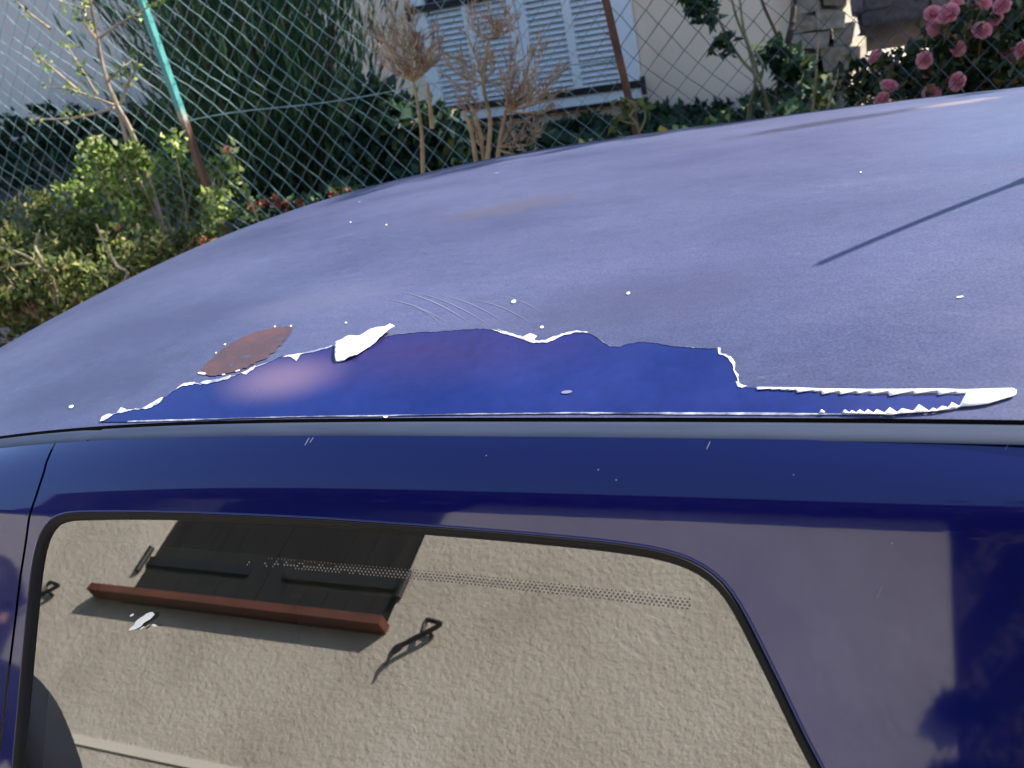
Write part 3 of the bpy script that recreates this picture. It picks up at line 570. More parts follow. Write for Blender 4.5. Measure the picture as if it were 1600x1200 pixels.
# slender saplings at the right
t = thing('leggy_sapling', 'leggy sapling with few dark leaves against the cream wall', 'sapling', tuple(at(1190, 190, 3.3)*[1, 1, 0]+[0, 0, .7])); b = MB(); sp = 3.3
for q in ([(1168, 200), (1172, 165), (1180, 125), (1168, 70), (1150, 25), (1140, -20)], [(1206, 200), (1200, 170), (1186, 125), (1160, 95), (1140, 65), (1125, 35), (1105, 5)], [(1186, 125), (1176, 90), (1162, 45), (1155, -10)], [(1186, 128), (1192, 105), (1180, 80)]):
    pp = smooth_path(px_path(q, sp, .03)); b.tube(pp, np.linspace(.0075, .0035, len(pp)), 6)
b.build('stem', m_gstem, t)
P = np.concatenate([cluster(at(px, py, sp), .035, 16) for px, py in ((1082, 5), (1098, 2), (1090, 18), (1110, 25), (1130, 60), (1128, 76), (1135, 68), (1093, 8), (1108, 22), (1075, 2))])
leaf_mesh('foliage', P, rdir(len(P), -.1), rng.uniform(.03, .05, len(P)), rng.uniform(.018, .028, len(P)), l_ivy, t)
t = thing('climbing_vine', 'dark twisted vine stem with leaves climbing by the stone corner', 'vine', tuple(at(1222, 130, 4.6)*[1, 1, 0]+[0, 0, .7])); b = MB()
for q in ([(1215, 180), (1219, 125), (1228, 80), (1236, 45), (1243, 0), (1250, -60)], [(1226, 85), (1210, 45), (1192, 5), (1180, -40)]):
    pp = smooth_path(px_path(q, 4.6, .03)); b.tube(pp, np.linspace(.021, .011, len(pp)) if q[0][0] == 1215 else np.linspace(.010, .006, len(pp)), 7)
b.build('stem', m_dkbark, t)
P = np.concatenate([cluster(at(px, py, 4.5), .05, 30) for px, py in ((1203, 80), (1214, 88), (1240, 97), (1250, 108), (1232, 104), (1245, 125), (1225, 122))])
leaf_mesh('foliage', P, rdir(len(P), 0), rng.uniform(.05, .08, len(P)), rng.uniform(.035, .05, len(P)), l_ivy, t)
t = thing('dry_stalks', 'two thin dry stalks standing before the stone corner', 'stalks', tuple(at(1280, 175, 3.4)*[1, 1, 0]+[0, 0, .7])); b = MB()
for q in ([(1268, 190), (1272, 150), (1276, 110), (1278, 60)], [(1288, 190), (1296, 160), (1302, 135), (1296, 118)], [(1302, 135), (1310, 115), (1312, 90)]):
    pp = smooth_path(px_path(q, 3.4, .02)); b.tube(pp, np.linspace(.006, .003, len(pp)), 5)
b.build('stem', m_dry, t)
t = thing('yellowing_plant', 'small yellowing plant at the foot of the rusty post', 'plant', tuple(at(985, 200, 2.6)*[1, 1, 0]+[0, 0, .7])); b = MB()
for q in ([(1003, 225), (995, 195), (982, 178), (968, 160)], [(995, 195), (975, 190), (962, 185)], [(1000, 205), (1008, 185), (1006, 165)]):
    pp = smooth_path(px_path(q, 2.6, .01)); b.tube(pp, np.linspace(.004, .002, len(pp)), 5)
b.build('stem', m_gstem, t)
P = np.concatenate([cluster(at(px, py, 2.6), .022, 6) for px, py in ((968, 162), (966, 205), (962, 188), (985, 178), (1006, 168))]); leaf_mesh('foliage', P, rdir(len(P)), .04, .022, l_olive, t)
# ivy ground cover
P = []
for i in range(1500):
    x = random.uniform(-2.7, 1.6); y = random.uniform(2.78, 4.95); hh = .10+.16*(.5+.5*math.sin(2.1*x+1.7*y))*(.5+.5*math.sin(5.3*x-2*y+1)); hh *= 1.0 if y < 4.3 else .75
    P.append(cluster((x, y, .72+hh*random.random()), .06, 14, (1, 1, .6)))
    if x > -.5 and y > 3.9: P.pop()
for px in range(560, 720, 16):
    for py in range(150+int((px-560)*.35), 290, 22): P.append(cluster(at(px, py, 3.5), .09, 26))
P = np.concatenate(P); n = len(P); o = leaf_mesh('ground_cover', P, rdir(n, .35), rng.uniform(.04, .075, n), rng.uniform(.03, .055, n), l_ivy); tag(o, 'dark green ivy covering the ground between the fence and the cream house', 'ivy', kind='stuff')
# broad unseen tree added to shade the right of the garden
t = thing('added_shade_tree', 'unseen leafy tree added right of the house to shade the roses', 'tree', (2.3, 4.9, .7)); b = MB()
b.tube(smooth_path([(2.3, 4.9, .6), (2.33, 4.92, 1.5), (2.25, 4.9, 2.4), (2.3, 4.95, 3.4)]), np.linspace(.12, .05, 13), 10)
for i in range(9):
    a = i*.7; e = np.array([2.3+1.2*math.cos(a), 4.9+.9*math.sin(a), random.uniform(2.9, 4.4)]); b.tube(smooth_path([(2.28, 4.9, 2.0+.1*i), (2.3+.6*math.cos(a), 4.9+.45*math.sin(a), 2.7+.1*i), e]), np.linspace(.04, .012, 9), 6)
b.build('trunk', m_dkbark, t); P = []
for i in range(520): P.append(cluster(cluster((1.8, 4.8, 3.5), 1.0, 1, (1.75, 1.1, 1.15))[0], .2, 24))
P = np.concatenate(P); n = len(P); leaf_mesh('added_crown', P, rdir(n), rng.uniform(.08, .14, n), rng.uniform(.05, .09, n), l_rose, t)

# ------------------------------------------------------------------ the car
YC = 1.24; HWD = .56
KX = np.array([-2.1, -1.7, -1.35, -1.0, -.65, -.3, .05, .5])
KZ = np.array([1.007, 1.1874, 1.3001, 1.362, 1.3891, 1.4014, 1.4082, 1.4051]); KC = np.array([.058, .0554, .0536, .0532, .0562, .0607, .0646, .0692])
def ncoef(kx, kz):
    n = len(kx); h = np.diff(kx); A = np.zeros((n, n)); b = np.zeros(n); A[0, 0] = A[-1, -1] = 1
    for i in range(1, n-1): A[i, i-1] = h[i-1]; A[i, i] = 2*(h[i-1]+h[i]); A[i, i+1] = h[i]; b[i] = 3*((kz[i+1]-kz[i])/h[i]-(kz[i]-kz[i-1])/h[i-1])
    return np.linalg.solve(A, b), h
_cz = ncoef(KX, KZ); _cc = ncoef(KX, KC)
def spl(x, kz, c):
    c, h = c; x = np.asarray(x, float); i = np.clip(np.searchsorted(KX, x)-1, 0, len(KX)-2); d = x-KX[i]
    bb = (kz[i+1]-kz[i])/h[i]-h[i]*(2*c[i]+c[i+1])/3; dd = (c[i+1]-c[i])/(3*h[i]); return kz[i]+bb*d+c[i]*d**2+dd*d**3
def roofz(x, y): return spl(x, KZ, _cz)-spl(x, KC, _cc)*np.abs((np.asarray(y)-YC)/HWD)**2.3
def roofP(x, y): x = np.asarray(x, float); y = np.asarray(y, float); return np.stack([x, y, roofz(x, y)], -1)
def edgez(x): return spl(x, KZ, _cz)-spl(x, KC, _cc)
def roof_hit(px, py):
    d = ray(px, py); s = np.linspace(.3, 3.5, 3000); Q = CAM+s[:, None]*d; g = Q[:, 2]-roofz(np.clip(Q[:, 0], -2.1, .5), Q[:, 1]); i = np.where((g < 0) & (np.abs(Q[:, 1]-YC) < HWD+.05))[0][0]
    a, b_ = s[i-1], s[i]
    for _ in range(20):
        m_ = (a+b_)/2; q = CAM+m_*d
        if q[2]-roofz(q[0], q[1]) < 0: b_ = m_
        else: a = m_
    q = CAM+b_*d; return (q[0], q[1])
# side profile: (y, z) from the roof moulding down to the sill
STRIP_Y = .652; ZE = float(edgez(-.2))
def bez(p0, p1, p2, p3, n): t = np.linspace(0, 1, n)[:, None]; return (1-t)**3*p0+3*(1-t)**2*t*p1+3*(1-t)*t*t*p2+t**3*p3
T_ = R(36); dn = np.array([-math.sin(T_), -math.cos(T_)])
A0 = np.array([STRIP_Y, ZE-.003]); B0 = np.array([.600, 1.290]); C0 = B0+dn*.30
def arc(t1, L, n=40):
    tt = np.linspace(T_, t1, 200); ds = L/199; st = np.stack([np.sin(tt), np.cos(tt)], 1)*ds; q = B0+np.vstack([[0, 0], np.cumsum((st[1:]+st[:-1])/2, 0)]); return q[np.linspace(0, 199, n).round().astype(int)][::-1]
best = min(((np.hypot(*(arc(R(t1), L)[0]-A0)), t1, L) for t1 in np.arange(50, 110, .5) for L in np.arange(.06, .1, .0005)))
_p = arc(R(best[1]), best[2]); _p = _p+(A0-_p[0])*np.linspace(1, 0, 40)[:, None]
prof = np.vstack([_p[:-1], B0+dn*np.linspace(0, .30, 40)[:-1, None],
                  bez(C0, C0+dn*.06, np.array([.335, .90]), np.array([.325, .78]), 25)[:-1], bez(np.array([.325, .78]), np.array([.305, .6]), np.array([.31, .42]), np.array([.36, .2]), 25)])
S = np.r_[0, np.cumsum(np.hypot(*np.diff(prof, axis=0).T))]; SMAX = S[-1]; sB = S[39]
WZ = np.clip(1-S/(sB+.03), 0, 1)
def plan(x): x = np.asarray(x, float); return .16*np.clip(x+.12, 0, None)**2+.10*np.clip(-1.1-x, 0, None)**2
def sideP(x, s, sign=1):
    x = np.asarray(x, float); s = np.asarray(s, float); e = edgez(np.clip(x, -2.1, .5))-ZE; wz = np.interp(s, S, WZ); wz2 = np.clip(1-s/.5, 0, 1); far = np.clip(-1.15-x, 0, None)
    y = np.interp(s, S, prof[:, 0])+plan(x)*np.clip(1.3-s, .3, 1); z = np.interp(s, S, prof[:, 1])+e*np.where(x < -1.05, wz2, wz)
    if sign < 0: y = 2*YC-y
    return np.stack([x, y, z], -1)
def side_hit(px, py):
    d = ray(px, py); a, b_ = .4, 1.9
    def g(k):
        q = CAM+k*d; zs = prof[:, 1]+(float(edgez(max(-2.1, min(.5, q[0]))))-ZE)*WZ; s = np.interp(-q[2], -zs, S); return q[1]-(np.interp(s, S, prof[:, 0])+float(plan(q[0]))), q[0], s
    for _ in range(50):
        m_ = (a+b_)/2
        if g(m_)[0] > 0: b_ = m_
        else: a = m_
    _, x, s = g(b_); return (x, s)
car = thing('parked_car', 'dark blue car parked at the kerb with lacquer peeling off its roof', 'car', (-1.0, YC, 0))
# roof panel
roof_nodes(m_roof)
nx, ny = 170, 60; gx = np.linspace(-1.95, .5, nx); gy = np.linspace(YC-HWD+.0005, YC+HWD-.0005, ny)
V2 = np.stack(np.meshgrid(gx, gy, indexing='ij'), -1).reshape(-1, 2); T = []
for i in range(nx-1):
    for j in range(ny-1): a = i*ny+j; T += [(a, a+ny, a+ny+1), (a, a+ny+1, a+1)]
roof = obj('roof', surf_mesh('roof', V2, T, roofP), m_roof, car, label='faded grey blue roof with peeling lacquer')
# peeled area
out = [(157, 660), (165, 652), (178, 648), (190, 645), (200, 642), (222, 640), (238, 634), (258, 622), (272, 612), (290, 601), (305, 600), (315, 602), (340, 595), (362, 589), (385, 583), (398, 575), (420, 567), (440, 558), (455, 556), (480, 553), (500, 548), (525, 542), (545, 538), (575, 535), (600, 528), (625, 523), (650, 521), (690, 519), (725, 516), (755, 515), (775, 518), (790, 523), (815, 530), (830, 537), (845, 536), (865, 530), (885, 522), (905, 519), (925, 524), (940, 534), (955, 543), (968, 544), (980, 539), (1000, 536), (1020, 537), (1050, 542), (1080, 544), (1105, 546), (1124, 546), (1124, 554), (1140, 560), (1147, 570), (1147, 580), (1153, 592), (1154, 603), (1165, 606), (1190, 609), (1250, 612), (1300, 616), (1350, 618), (1400, 619), (1450, 619), (1512, 618)]
low = [(1505, 636), (1485, 641), (1440, 645), (1400, 648), (1350, 649), (1280, 649), (1100, 648), (900, 647), (700, 649), (600, 651), (500, 652), (400, 654), (300, 657), (200, 660)]
def densify(pts, step=5, jit=.8, rr=random.Random(3)):
    o = []
    for (a, b_) in zip(pts[:-1], pts[1:]):
        n = max(1, int(math.hypot(b_[0]-a[0], b_[1]-a[1])/step))
        for k in range(n): f = k/n; o.append((a[0]+(b_[0]-a[0])*f+rr.uniform(-jit, jit)*(k > 0), a[1]+(b_[1]-a[1])*f+rr.uniform(-jit, jit)*(k > 0)))
    o.append(pts[-1]); return o
upp = densify(out); lww = densify(low, 12, .25)
up2 = [roof_hit(*p) for p in upp]; lw2 = [roof_hit(*p) for p in lww]
V2, T = fill(up2+lw2, step=.012)
spot = roof_hit(440, 592); spot3 = roofP(*spot)
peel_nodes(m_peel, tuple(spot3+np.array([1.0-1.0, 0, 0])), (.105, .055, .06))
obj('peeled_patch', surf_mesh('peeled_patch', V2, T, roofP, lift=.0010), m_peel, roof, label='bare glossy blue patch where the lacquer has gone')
# white torn edge of the lacquer
def ribbon(pts2, w_in, w_out, h0, h1):
    b = MB(); pts2 = np.array(pts2); n = len(pts2); tn = np.gradient(pts2, axis=0); tn /= np.linalg.norm(tn, axis=1, keepdims=True)+1e-9; nr = np.stack([-tn[:, 1], tn[:, 0]], 1)
    a = pts2-nr*w_in[:, None]; c = pts2+nr*w_out[:, None]; A = roofP(a[:, 0], a[:, 1]); Cc = roofP(c[:, 0], c[:, 1]); A[:, 2] += h1; Cc[:, 2] += h0
    b.add(np.vstack([A, Cc]), [(i, i+1, n+i+1, n+i) for i in range(n-1)]); return b
n = len(up2); wv = np.interp(np.arange(n), np.arange(0, n+6, 6), rng.uniform(.25, 1, len(np.arange(0, n+6, 6)))**2)
pxs = np.array([p[0] for p in upp]); boost = 1+1.4*((pxs > 770) & (pxs < 925))+.8*((pxs < 420))
wv = .10+.9*wv; boost = np.where(pxs > 1170, 0.0, boost); ribbon(up2, .0002+.0008*wv*boost, .0001+.0006*wv*boost, .0009, .0016).build('torn_edge', m_edge, roof, label='thin white torn lacquer edge')
n = len(lw2); wv = (np.interp(np.arange(n), np.arange(0, n+5, 5), np.clip(rng.normal(.55, .5, len(np.arange(0, n+5, 5))), 0, 1.1)))
ribbon(lw2, .0001+.0009*wv, .0001+.0007*wv, .0008, .0014).build('torn_edge', m_edge, roof, label='thin white lacquer edge along the roof channel')
def film(poly_px, name='lacquer_flake', h=.0024, m=m_film, curl=0.0, step=.006, jit=.4, label=None, thick=.0005):
    q = densify(list(poly_px)+[poly_px[0]], 4, jit)[:-1]; q2 = [roof_hit(*p) for p in q]; V2, T = fill(q2, step=step)
    if isinstance(h, (int, float)):
        lift = np.full(len(V2), h)
        if curl: c = V2.mean(0); lift = h+curl*np.clip((V2[:, 1]-c[1])/(np.ptp(V2[:, 1])+1e-6), -1, 1)+curl*.5*np.sin(V2[:, 0]*260)
    o = obj(name, surf_mesh(name, V2, T, roofP, lift=lift), m, roof, label=label)
    if thick:
        md = o.modifiers.new('thickness', 'SOLIDIFY'); md.thickness = thick; md.offset = 1
    return o
film([(525, 538), (545, 532), (565, 528), (590, 518), (612, 513), (619, 516), (602, 528), (586, 541), (572, 549), (560, 558), (540, 566), (526, 568)], h=.004, curl=.0022, label='curled white flake on the upper edge of the patch')
cv = lambda x, y: (1100+x/3.2, 500+y/3.2)
tx = [265, 338, 385, 425, 465, 550, 590, 680, 765, 835, 925, 1050, 1170, 1262]; td = [10, 8, 8, 8, 15, 9, 18, 18, 14, 15, 22, 15, 20, 14]
topl = lambda x: np.interp(x, [265, 465, 590, 800, 1000, 1170, 1262], [345, 352, 357, 360, 360, 358, 362])
pl = [cv(265, topl(265))]
for i in range(len(tx)-1):
    pl += [cv(tx[i]+1, topl(tx[i])+td[i]*1.35), cv(tx[i+1]-2, topl(tx[i+1])+4)]
pl += [cv(1262, 378), cv(1312, 373), cv(1275, 441), cv(1240, 422), cv(1220, 448), cv(1190, 440), cv(1165, 458), cv(1145, 450), cv(1125, 465), cv(1075, 433), cv(1045, 465), cv(990, 453), cv(965, 472), cv(930, 447), cv(902, 474), cv(865, 457), cv(848, 474), cv(820, 458), cv(803, 473), cv(780, 458), cv(762, 473), cv(740, 462), cv(727, 473), cv(705, 458), cv(690, 474),
       cv(800, 478), cv(900, 481), cv(930, 485), cv(970, 478), cv(1060, 472), cv(1160, 465), cv(1220, 454), cv(1280, 442), cv(1350, 438), cv(1420, 428), cv(1480, 410), cv(1540, 392), cv(1560, 380), cv(1562, 362), cv(1545, 352), cv(1500, 352), cv(1400, 355), cv(1300, 358), cv(1170, 354), cv(1000, 356), cv(800, 356), cv(590, 353), cv(465, 348)]
film(pl, h=.0020, jit=.05, thick=.0002, label='long white tongue of lifted lacquer with saw teeth')
film([cv(577, 474), cv(590, 458), cv(607, 472)], h=.002, jit=.1)
# smaller flakes and chips
def chip(px, py, w_, h_, ang=-20, **k):
    a = R(ang); P = [(px+w_*math.cos(t)*math.cos(a)-h_*math.sin(t)*math.sin(a), py+w_*math.cos(t)*math.sin(a)+h_*math.sin(t)*math.cos(a)) for t in np.linspace(0, 2*math.pi, 9)[:-1]]
    flat = k.get('m') is not None and k.get('m') is not m_film; return film(P, name='paint_chip', jit=.5, thick=0, h=.0006 if flat else .0009, **k)
chip(830, 532, 7, 5, -30); chip(805, 531, 12, 2, 8); chip(803, 472, 4, 2.6, -15); chip(982, 459, 3, 2, -20); chip(847, 512, 3, 2, -10); chip(770, 563, 6, 2, 15); chip(776, 566, 4, 1.8, 10); chip(791, 553, 5, 2.5, -20); chip(741, 574, 4, 1.4, -10); chip(690, 613, 1.6, 1.4); chip(575, 623, 1.5, 1.4); chip(541, 505, 2, 1.2, -10); chip(566, 562, 2.5, 1)
chip(1345, 270, 1.4, 1.0); chip(604, 352, 1.3, 1.0); chip(548, 348, 1.1, .9); chip(112, 636, 4, 2.2, -20); chip(1500, 465, 6, 1.2, -10); chip(776, 271, 4, 1.0, -12, m=m_scratch); chip(562, 316, 3, .9, -12, m=m_scratch); chip(455, 560, 9, 4, 30, m=m_scratch); chip(340, 600, 8, 1.6, 20); chip(603, 651, 3, 4, 80); chip(963, 545, 2, 1.5)
chip(885, 615, 13, 4.5, -6); chip(886, 615, 9, 2.6, -6, m=m_scratch).location[2] += .0012
chip(922, 644, 22, 4.2, 6, m=m_drip); chip(1040, 646, 13, 2.4, 3, m=m_drip)
for k in range(9): chip(random.uniform(560, 780), random.uniform(560, 640), random.uniform(.5, 1.0), random.uniform(.4, .8), -10, m=m_scratch)
for k in range(16):
    cx_ = random.uniform(150, 1580); chip(cx_, random.uniform(np.interp(cx_, [0, 190, 350, 600, 850, 1600], [545, 460, 385, 310, 255, 180])+30, 505), random.uniform(.5, 1.1), random.uniform(.4, .8), -10, m=m_scratch)
film([(310, 583), (325, 566), (345, 548), (372, 531), (400, 519), (430, 512), (456, 511), (453, 522), (440, 540), (420, 557), (398, 570), (370, 581), (345, 587), (325, 587)], name='brown_patch', h=.0009, m=m_rustpatch, jit=1.7, label='brown worn oval beside the peeled patch', thick=0)
chip(316, 584, 7, 1.8, 6); chip(350, 586, 3, 1.0, -10); chip(372, 580, 4, 1, -15); chip(430, 511, 1.6, 1.2); chip(352, 539, 2, 1.2); chip(338, 552, 1.6, 1.0); chip(455, 510, 1.6, 1.2)
for q in ([(157, 660), (160, 653), (172, 648), (178, 649), (168, 656)], [(183, 646), (190, 638), (197, 640), (201, 644), (190, 647)], [(222, 640), (236, 632), (250, 624), (256, 622), (250, 631), (238, 638), (228, 641)], [(272, 612), (290, 600), (306, 598), (302, 603), (288, 604)], [(312, 600), (322, 596), (340, 594), (362, 588), (360, 592), (340, 598), (324, 602)], [(378, 584), (388, 580), (400, 572), (396, 580), (386, 587)], [(442, 559), (462, 555), (492, 549), (520, 541), (519, 543), (494, 551), (470, 556), (464, 566), (455, 559)],
          [(776, 516), (796, 522), (818, 528), (829, 523), (840, 527), (835, 534), (852, 534), (878, 523), (902, 518), (920, 521), (902, 521), (880, 526), (856, 537), (834, 538), (815, 532), (795, 525)], [(1122, 545), (1127, 546), (1126, 553), (1142, 559), (1149, 569), (1148, 580), (1155, 588), (1153, 594), (1148, 584), (1145, 571), (1138, 561), (1123, 555)], [(1150, 598), (1158, 602), (1168, 605), (1160, 608), (1153, 606)]):
    film(q, h=.0016, jit=.9, thick=0, m=m_edge)
# wiping scratches
for i, (a, c, bw) in enumerate((((604, 468), (700, 505), .7), ((628, 456), (735, 505), .8), ((655, 458), (770, 512), .6), ((690, 462), (790, 505), .6), ((640, 480), (690, 508), .5), ((735, 468), (830, 505), .5), ((770, 462), (850, 490), .4))):
    pp = [(a[0]+(c[0]-a[0])*f, a[1]+(c[1]-a[1])*f-8*math.sin(f*math.pi)*.8) for f in np.linspace(0, 1, 18)]; p2 = [roof_hit(*p) for p in pp]; n = len(p2)
    wv = np.sin(np.linspace(.15, math.pi-.15, n))*bw*.0009; ribbon(p2, wv, wv, .00035, .00035).build('scratch', m_scratch, roof)
# drip moulding, dark channel
for sg in (1, -1):
    yy = lambda y: y if sg > 0 else 2*YC-y
    xs = np.linspace(-1.95, .5, 120); ez = edgez(xs)
    b = MB(); rows = [(.6800, -.001), (.6795, -.012), (.6765, -.012), (.6762, -.002)]
    vs = [(x, yy(y), z+dz) for (y, dz) in rows for x, z in zip(xs, ez)]; nn = len(xs)
    b.add(vs, [(r*nn+i, r*nn+i+1, (r+1)*nn+i+1, (r+1)*nn+i) for r in range(3) for i in range(nn-1)]); b.build('roof_channel', m_black, car)
    b = MB(); k0 = 0; xs2 = np.linspace(-.855, .5, 100); e2 = edgez(xs2); rows = [(.6760, -.006), (.6758, -.0015), (.670, -.0008), (.660, -.001), (.6535, -.0018), (STRIP_Y-.0005, -.0035)]; nn = len(xs2)
    b.add([(x, yy(y), z+dz) for (y, dz) in rows for x, z in zip(xs2, e2)], [(r*nn+i, r*nn+i+1, (r+1)*nn+i+1, (r+1)*nn+i) for r in range(5) for i in range(nn-1)]); b.build('roof_moulding', m_drip, car, smooth=True)
    xs2 = np.linspace(-1.95, -.8575, 80); e2 = edgez(xs2); nn = len(xs2); b = MB()
    b.add([(x+(.018*(y-.652)/.024 if i > nn-3 else 0), yy(y), z+dz) for (y, dz) in rows for i, (x, z) in enumerate(zip(xs2, e2))], [(r*nn+i, r*nn+i+1, (r+1)*nn+i+1, (r+1)*nn+i) for r in range(5) for i in range(nn-1)]); b.build('roof_moulding', m_drip, car, smooth=True)
    if sg > 0: pass
b = MB()
# ---- sides
gap_px = [(86, 692), (80, 705), (75, 715), (68, 740), (60, 765), (53, 785), (47, 802), (40, 850), (32, 900), (22, 985), (12, 1065), (2, 1150)]
gap = [side_hit(*p) for p in gap_px]
g0 = gap[0]; gl = gap[-1]; gsl = (gl[0]-gap[-4][0])/(gl[1]-gap[-4][1])
gap = [(g0[0]+.001, 0.0)]+gap+[(gl[0]+gsl*(s-gl[1])*.6, s) for s in (.5, .62, .75)]
gap += [(gap[-1][0], .9)]
win_px = [(22, 1200), (31, 1100), (40, 1000), (50, 900), (56, 860), (62, 838), (72, 818), (86, 806), (105, 802), (150, 801), (200, 801), (300, 803), (400, 807), (500, 812), (600, 819), (700, 826), (800, 834), (900, 843), (980, 852), (1040, 862), (1085, 877), (1115, 895), (1140, 920), (1160, 955), (1190, 1015), (1220, 1075), (1250, 1140), (1282, 1200)]
win = [side_hit(*p) for p in win_px]
sl_ = (win[0][0]-win[1][0])/(win[0][1]-win[1][1]); sr = (win[-1][0]-win[-2][0])/(win[-1][1]-win[-2][1]); SBOT = sB+.44
win = [(win[0][0]+sl_*(SBOT-.02-win[0][1])*.8+.02, SBOT), (win[0][0]+sl_*(SBOT-.04-win[0][1])*.8, SBOT-.03)]+win+[(win[-1][0]+sr*(SBOT-.03-win[-1][1]), SBOT-.03), (win[-1][0]+sr*(SBOT-.03-win[-1][1])-.03, SBOT)]
win = np.array(win)
def inset(poly, d):
    poly = np.array(poly); n = len(poly); c = np.roll(poly, -1, 0)-np.roll(poly, 1, 0); c /= np.linalg.norm(c, axis=1, keepdims=True); nr = np.stack([c[:, 1], -c[:, 0]], 1)
    area = .5*np.sum(poly[:, 0]*np.roll(poly[:, 1], -1)-np.roll(poly[:, 0], -1)*poly[:, 1]); return poly-nr*d*np.sign(area) if np.ndim(d) == 0 else poly-nr*np.asarray(d)[:, None]*np.sign(area)
def resample(poly, step):
    poly = np.vstack([poly, poly[:1]]); L = np.r_[0, np.cumsum(np.hypot(*np.diff(poly, axis=0).T))]; q = np.arange(0, L[-1]-step*.5, step); return np.stack([np.interp(q, L, poly[:, 0]), np.interp(q, L, poly[:, 1])], 1)
win = resample(win, .010)
# smooth the outline a little
for _ in range(3): win = .5*win+.25*(np.roll(win, 1, 0)+np.roll(win, -1, 0))
XR = .46; SLOW = 0.93
gapa = np.array(gap)
def gapx(s): return np.interp(s, gapa[:, 1], gapa[:, 0])
def body_side(sign):
    fn = lambda x, s: sideP(x, s, sign)
    ss = np.arange(0, .9001, .015)
    q_outer = [(gapx(s)+.0018, s) for s in ss]+[(x, .9) for x in np.arange(-.7, XR, .02)]+[(XR, s) for s in ss[::-1]]+[(x, 0) for x in np.arange(XR-.02, gapx(0)+.01, -.02)]
    V2, T = fill(q_outer, [win], step=.016, stepy=.008); qp = obj('quarter_panel', surf_mesh('quarter_panel', V2, T, fn), m_blue, car)
    # door ahead of it
    xd = -1.93
    dwin = np.array([(-1.66, sB+.40), (-1.62, sB+.2), (-1.42, sB+.06), (-1.25, sB+.026), (-1.05, sB+.022), (gapx(.06)-.10, sB+.022), (gapx(.1)-.075, sB+.05), (gapx(.3)-.06, sB+.40)]); dwin = resample(dwin, .012)
    for _ in range(2): dwin = .5*dwin+.25*(np.roll(dwin, 1, 0)+np.roll(dwin, -1, 0))
    d_outer = [(x, 0) for x in np.arange(xd, gapx(0)-.01, .02)]+[(gapx(s)-.0018, s) for s in ss]+[(x, .9) for x in np.arange(gapx(.9)-.02, xd, -.02)]+[(xd, s) for s in ss[::-1]]
    V2, T = fill(d_outer, [dwin], step=.016, stepy=.008); door = obj('door', surf_mesh('door', V2, T, fn), m_blue, car)
    # inner jamb behind the gap so that no light leaks through
    b = MB(); sg = np.arange(.0, .9, .02); A = fn(gapx(sg)-.012, sg); Bb = fn(gapx(sg)+.012, sg); off = np.array([0, .010*sign, -.006]); nn = len(sg)
    b.add(np.vstack([A+off, Bb+off]), [(i, i+1, nn+i+1, nn+i) for i in range(nn-1)]); b.build('door_seal', m_black, car)
    for (w2, par, gl_) in ((win, qp, True), (dwin, door, True)):
        wi = inset(w2, .0070 if par is qp else .012); n = len(w2)
        # rubber seal: rounded lip between outline and glass
        if par is qp:
            big = np.interp(w2[:, 0], [-.9, -.8, -.7, -.2], [1.35, 1.2, 1.0, 1.0])
        else: big = np.ones(n)
        rows = []
        for f, h in ((-.06, -.004), (.0, .0018), (.08, .0030), (.3, .0026), (.75, .0010), (.95, -.0022), (1.2, -.006)):
            q = inset(w2, 0.0068*f*big); P = fn(q[:, 0], q[:, 1]); du = fn(q[:, 0]+1e-4, q[:, 1])-P; dv = fn(q[:, 0], q[:, 1]+1e-4)-P; nrm = np.cross(du, dv); nrm /= np.linalg.norm(nrm, axis=1, keepdims=True)
            nrm *= np.where((nrm[:, 1]*(-sign)) > 0, 1, -1)[:, None]; rows.append(P+nrm*h)
        b = MB(); b.add(np.vstack(rows), [(r*n+i, r*n+(i+1) % n, (r+1)*n+(i+1) % n, (r+1)*n+i) for r in range(len(rows)-1) for i in range(n)]); wf = b.build('window', m_black, par, smooth=True)
        if par is qp:
            q = inset(w2, -.0016); P = fn(q[:, 0], q[:, 1]); P2 = np.vstack([P, P[:2]])+np.array([0, -.8*sign, .6])*.0004
            b = MB(); b.tube(list(P2), .0013, 6, cap=False); b.build('window_lip', m_blue, par, smooth=True)
        g = inset(w2, 0.0068*.85*big); V2, T = fill(g, step=.03)
        def gfn(x, s):
            y0 = B0[0]+dn[0]*(s-sB); z0 = B0[1]+dn[1]*(s-sB); y = np.where(s <= sB+.295, y0, np.interp(s, S, prof[:, 0])); z = np.where(s <= sB+.295, z0, np.interp(s, S, prof[:, 1]))
            y = y+plan(x)*np.clip(1.3-s, .3, 1)*(0 if par is qp else 1)
            return np.stack([x+0*s, y if sign > 0 else 2*YC-y, z], -1)
        gf = gfn if par is qp else fn
        obj('pane', surf_mesh('pane', V2, T, gf, lift=-.0035), m_glass, wf)
        if par is qp and sign > 0:
            # black ceramic border behind the pane with its dotted inner edge
            g2 = inset(w2, 0.0068*1.0); top = w2[:, 1]
            dist = np.interp(w2[:, 0], [-1.0, -.75, -.6, -.3, -.12, .1], [.020, .026, .030, .036, .050, .050]); g3 = inset(w2, 0.0068+dist); n = len(w2)
            P0_ = gf(g2[:, 0], g2[:, 1]); P1_ = gf(g3[:, 0], g3[:, 1]); inn = np.array([0, .8, -.6])*.009
            b = MB(); b.add(np.vstack([P0_+inn, P1_+inn]), [(i, (i+1) % n, n+(i+1) % n, n+i) for i in range(n)]); b.build('ceramic_border', m_gloss_frit, wf)
    return qp, door
qp, door = body_side(1); body_side(-1)
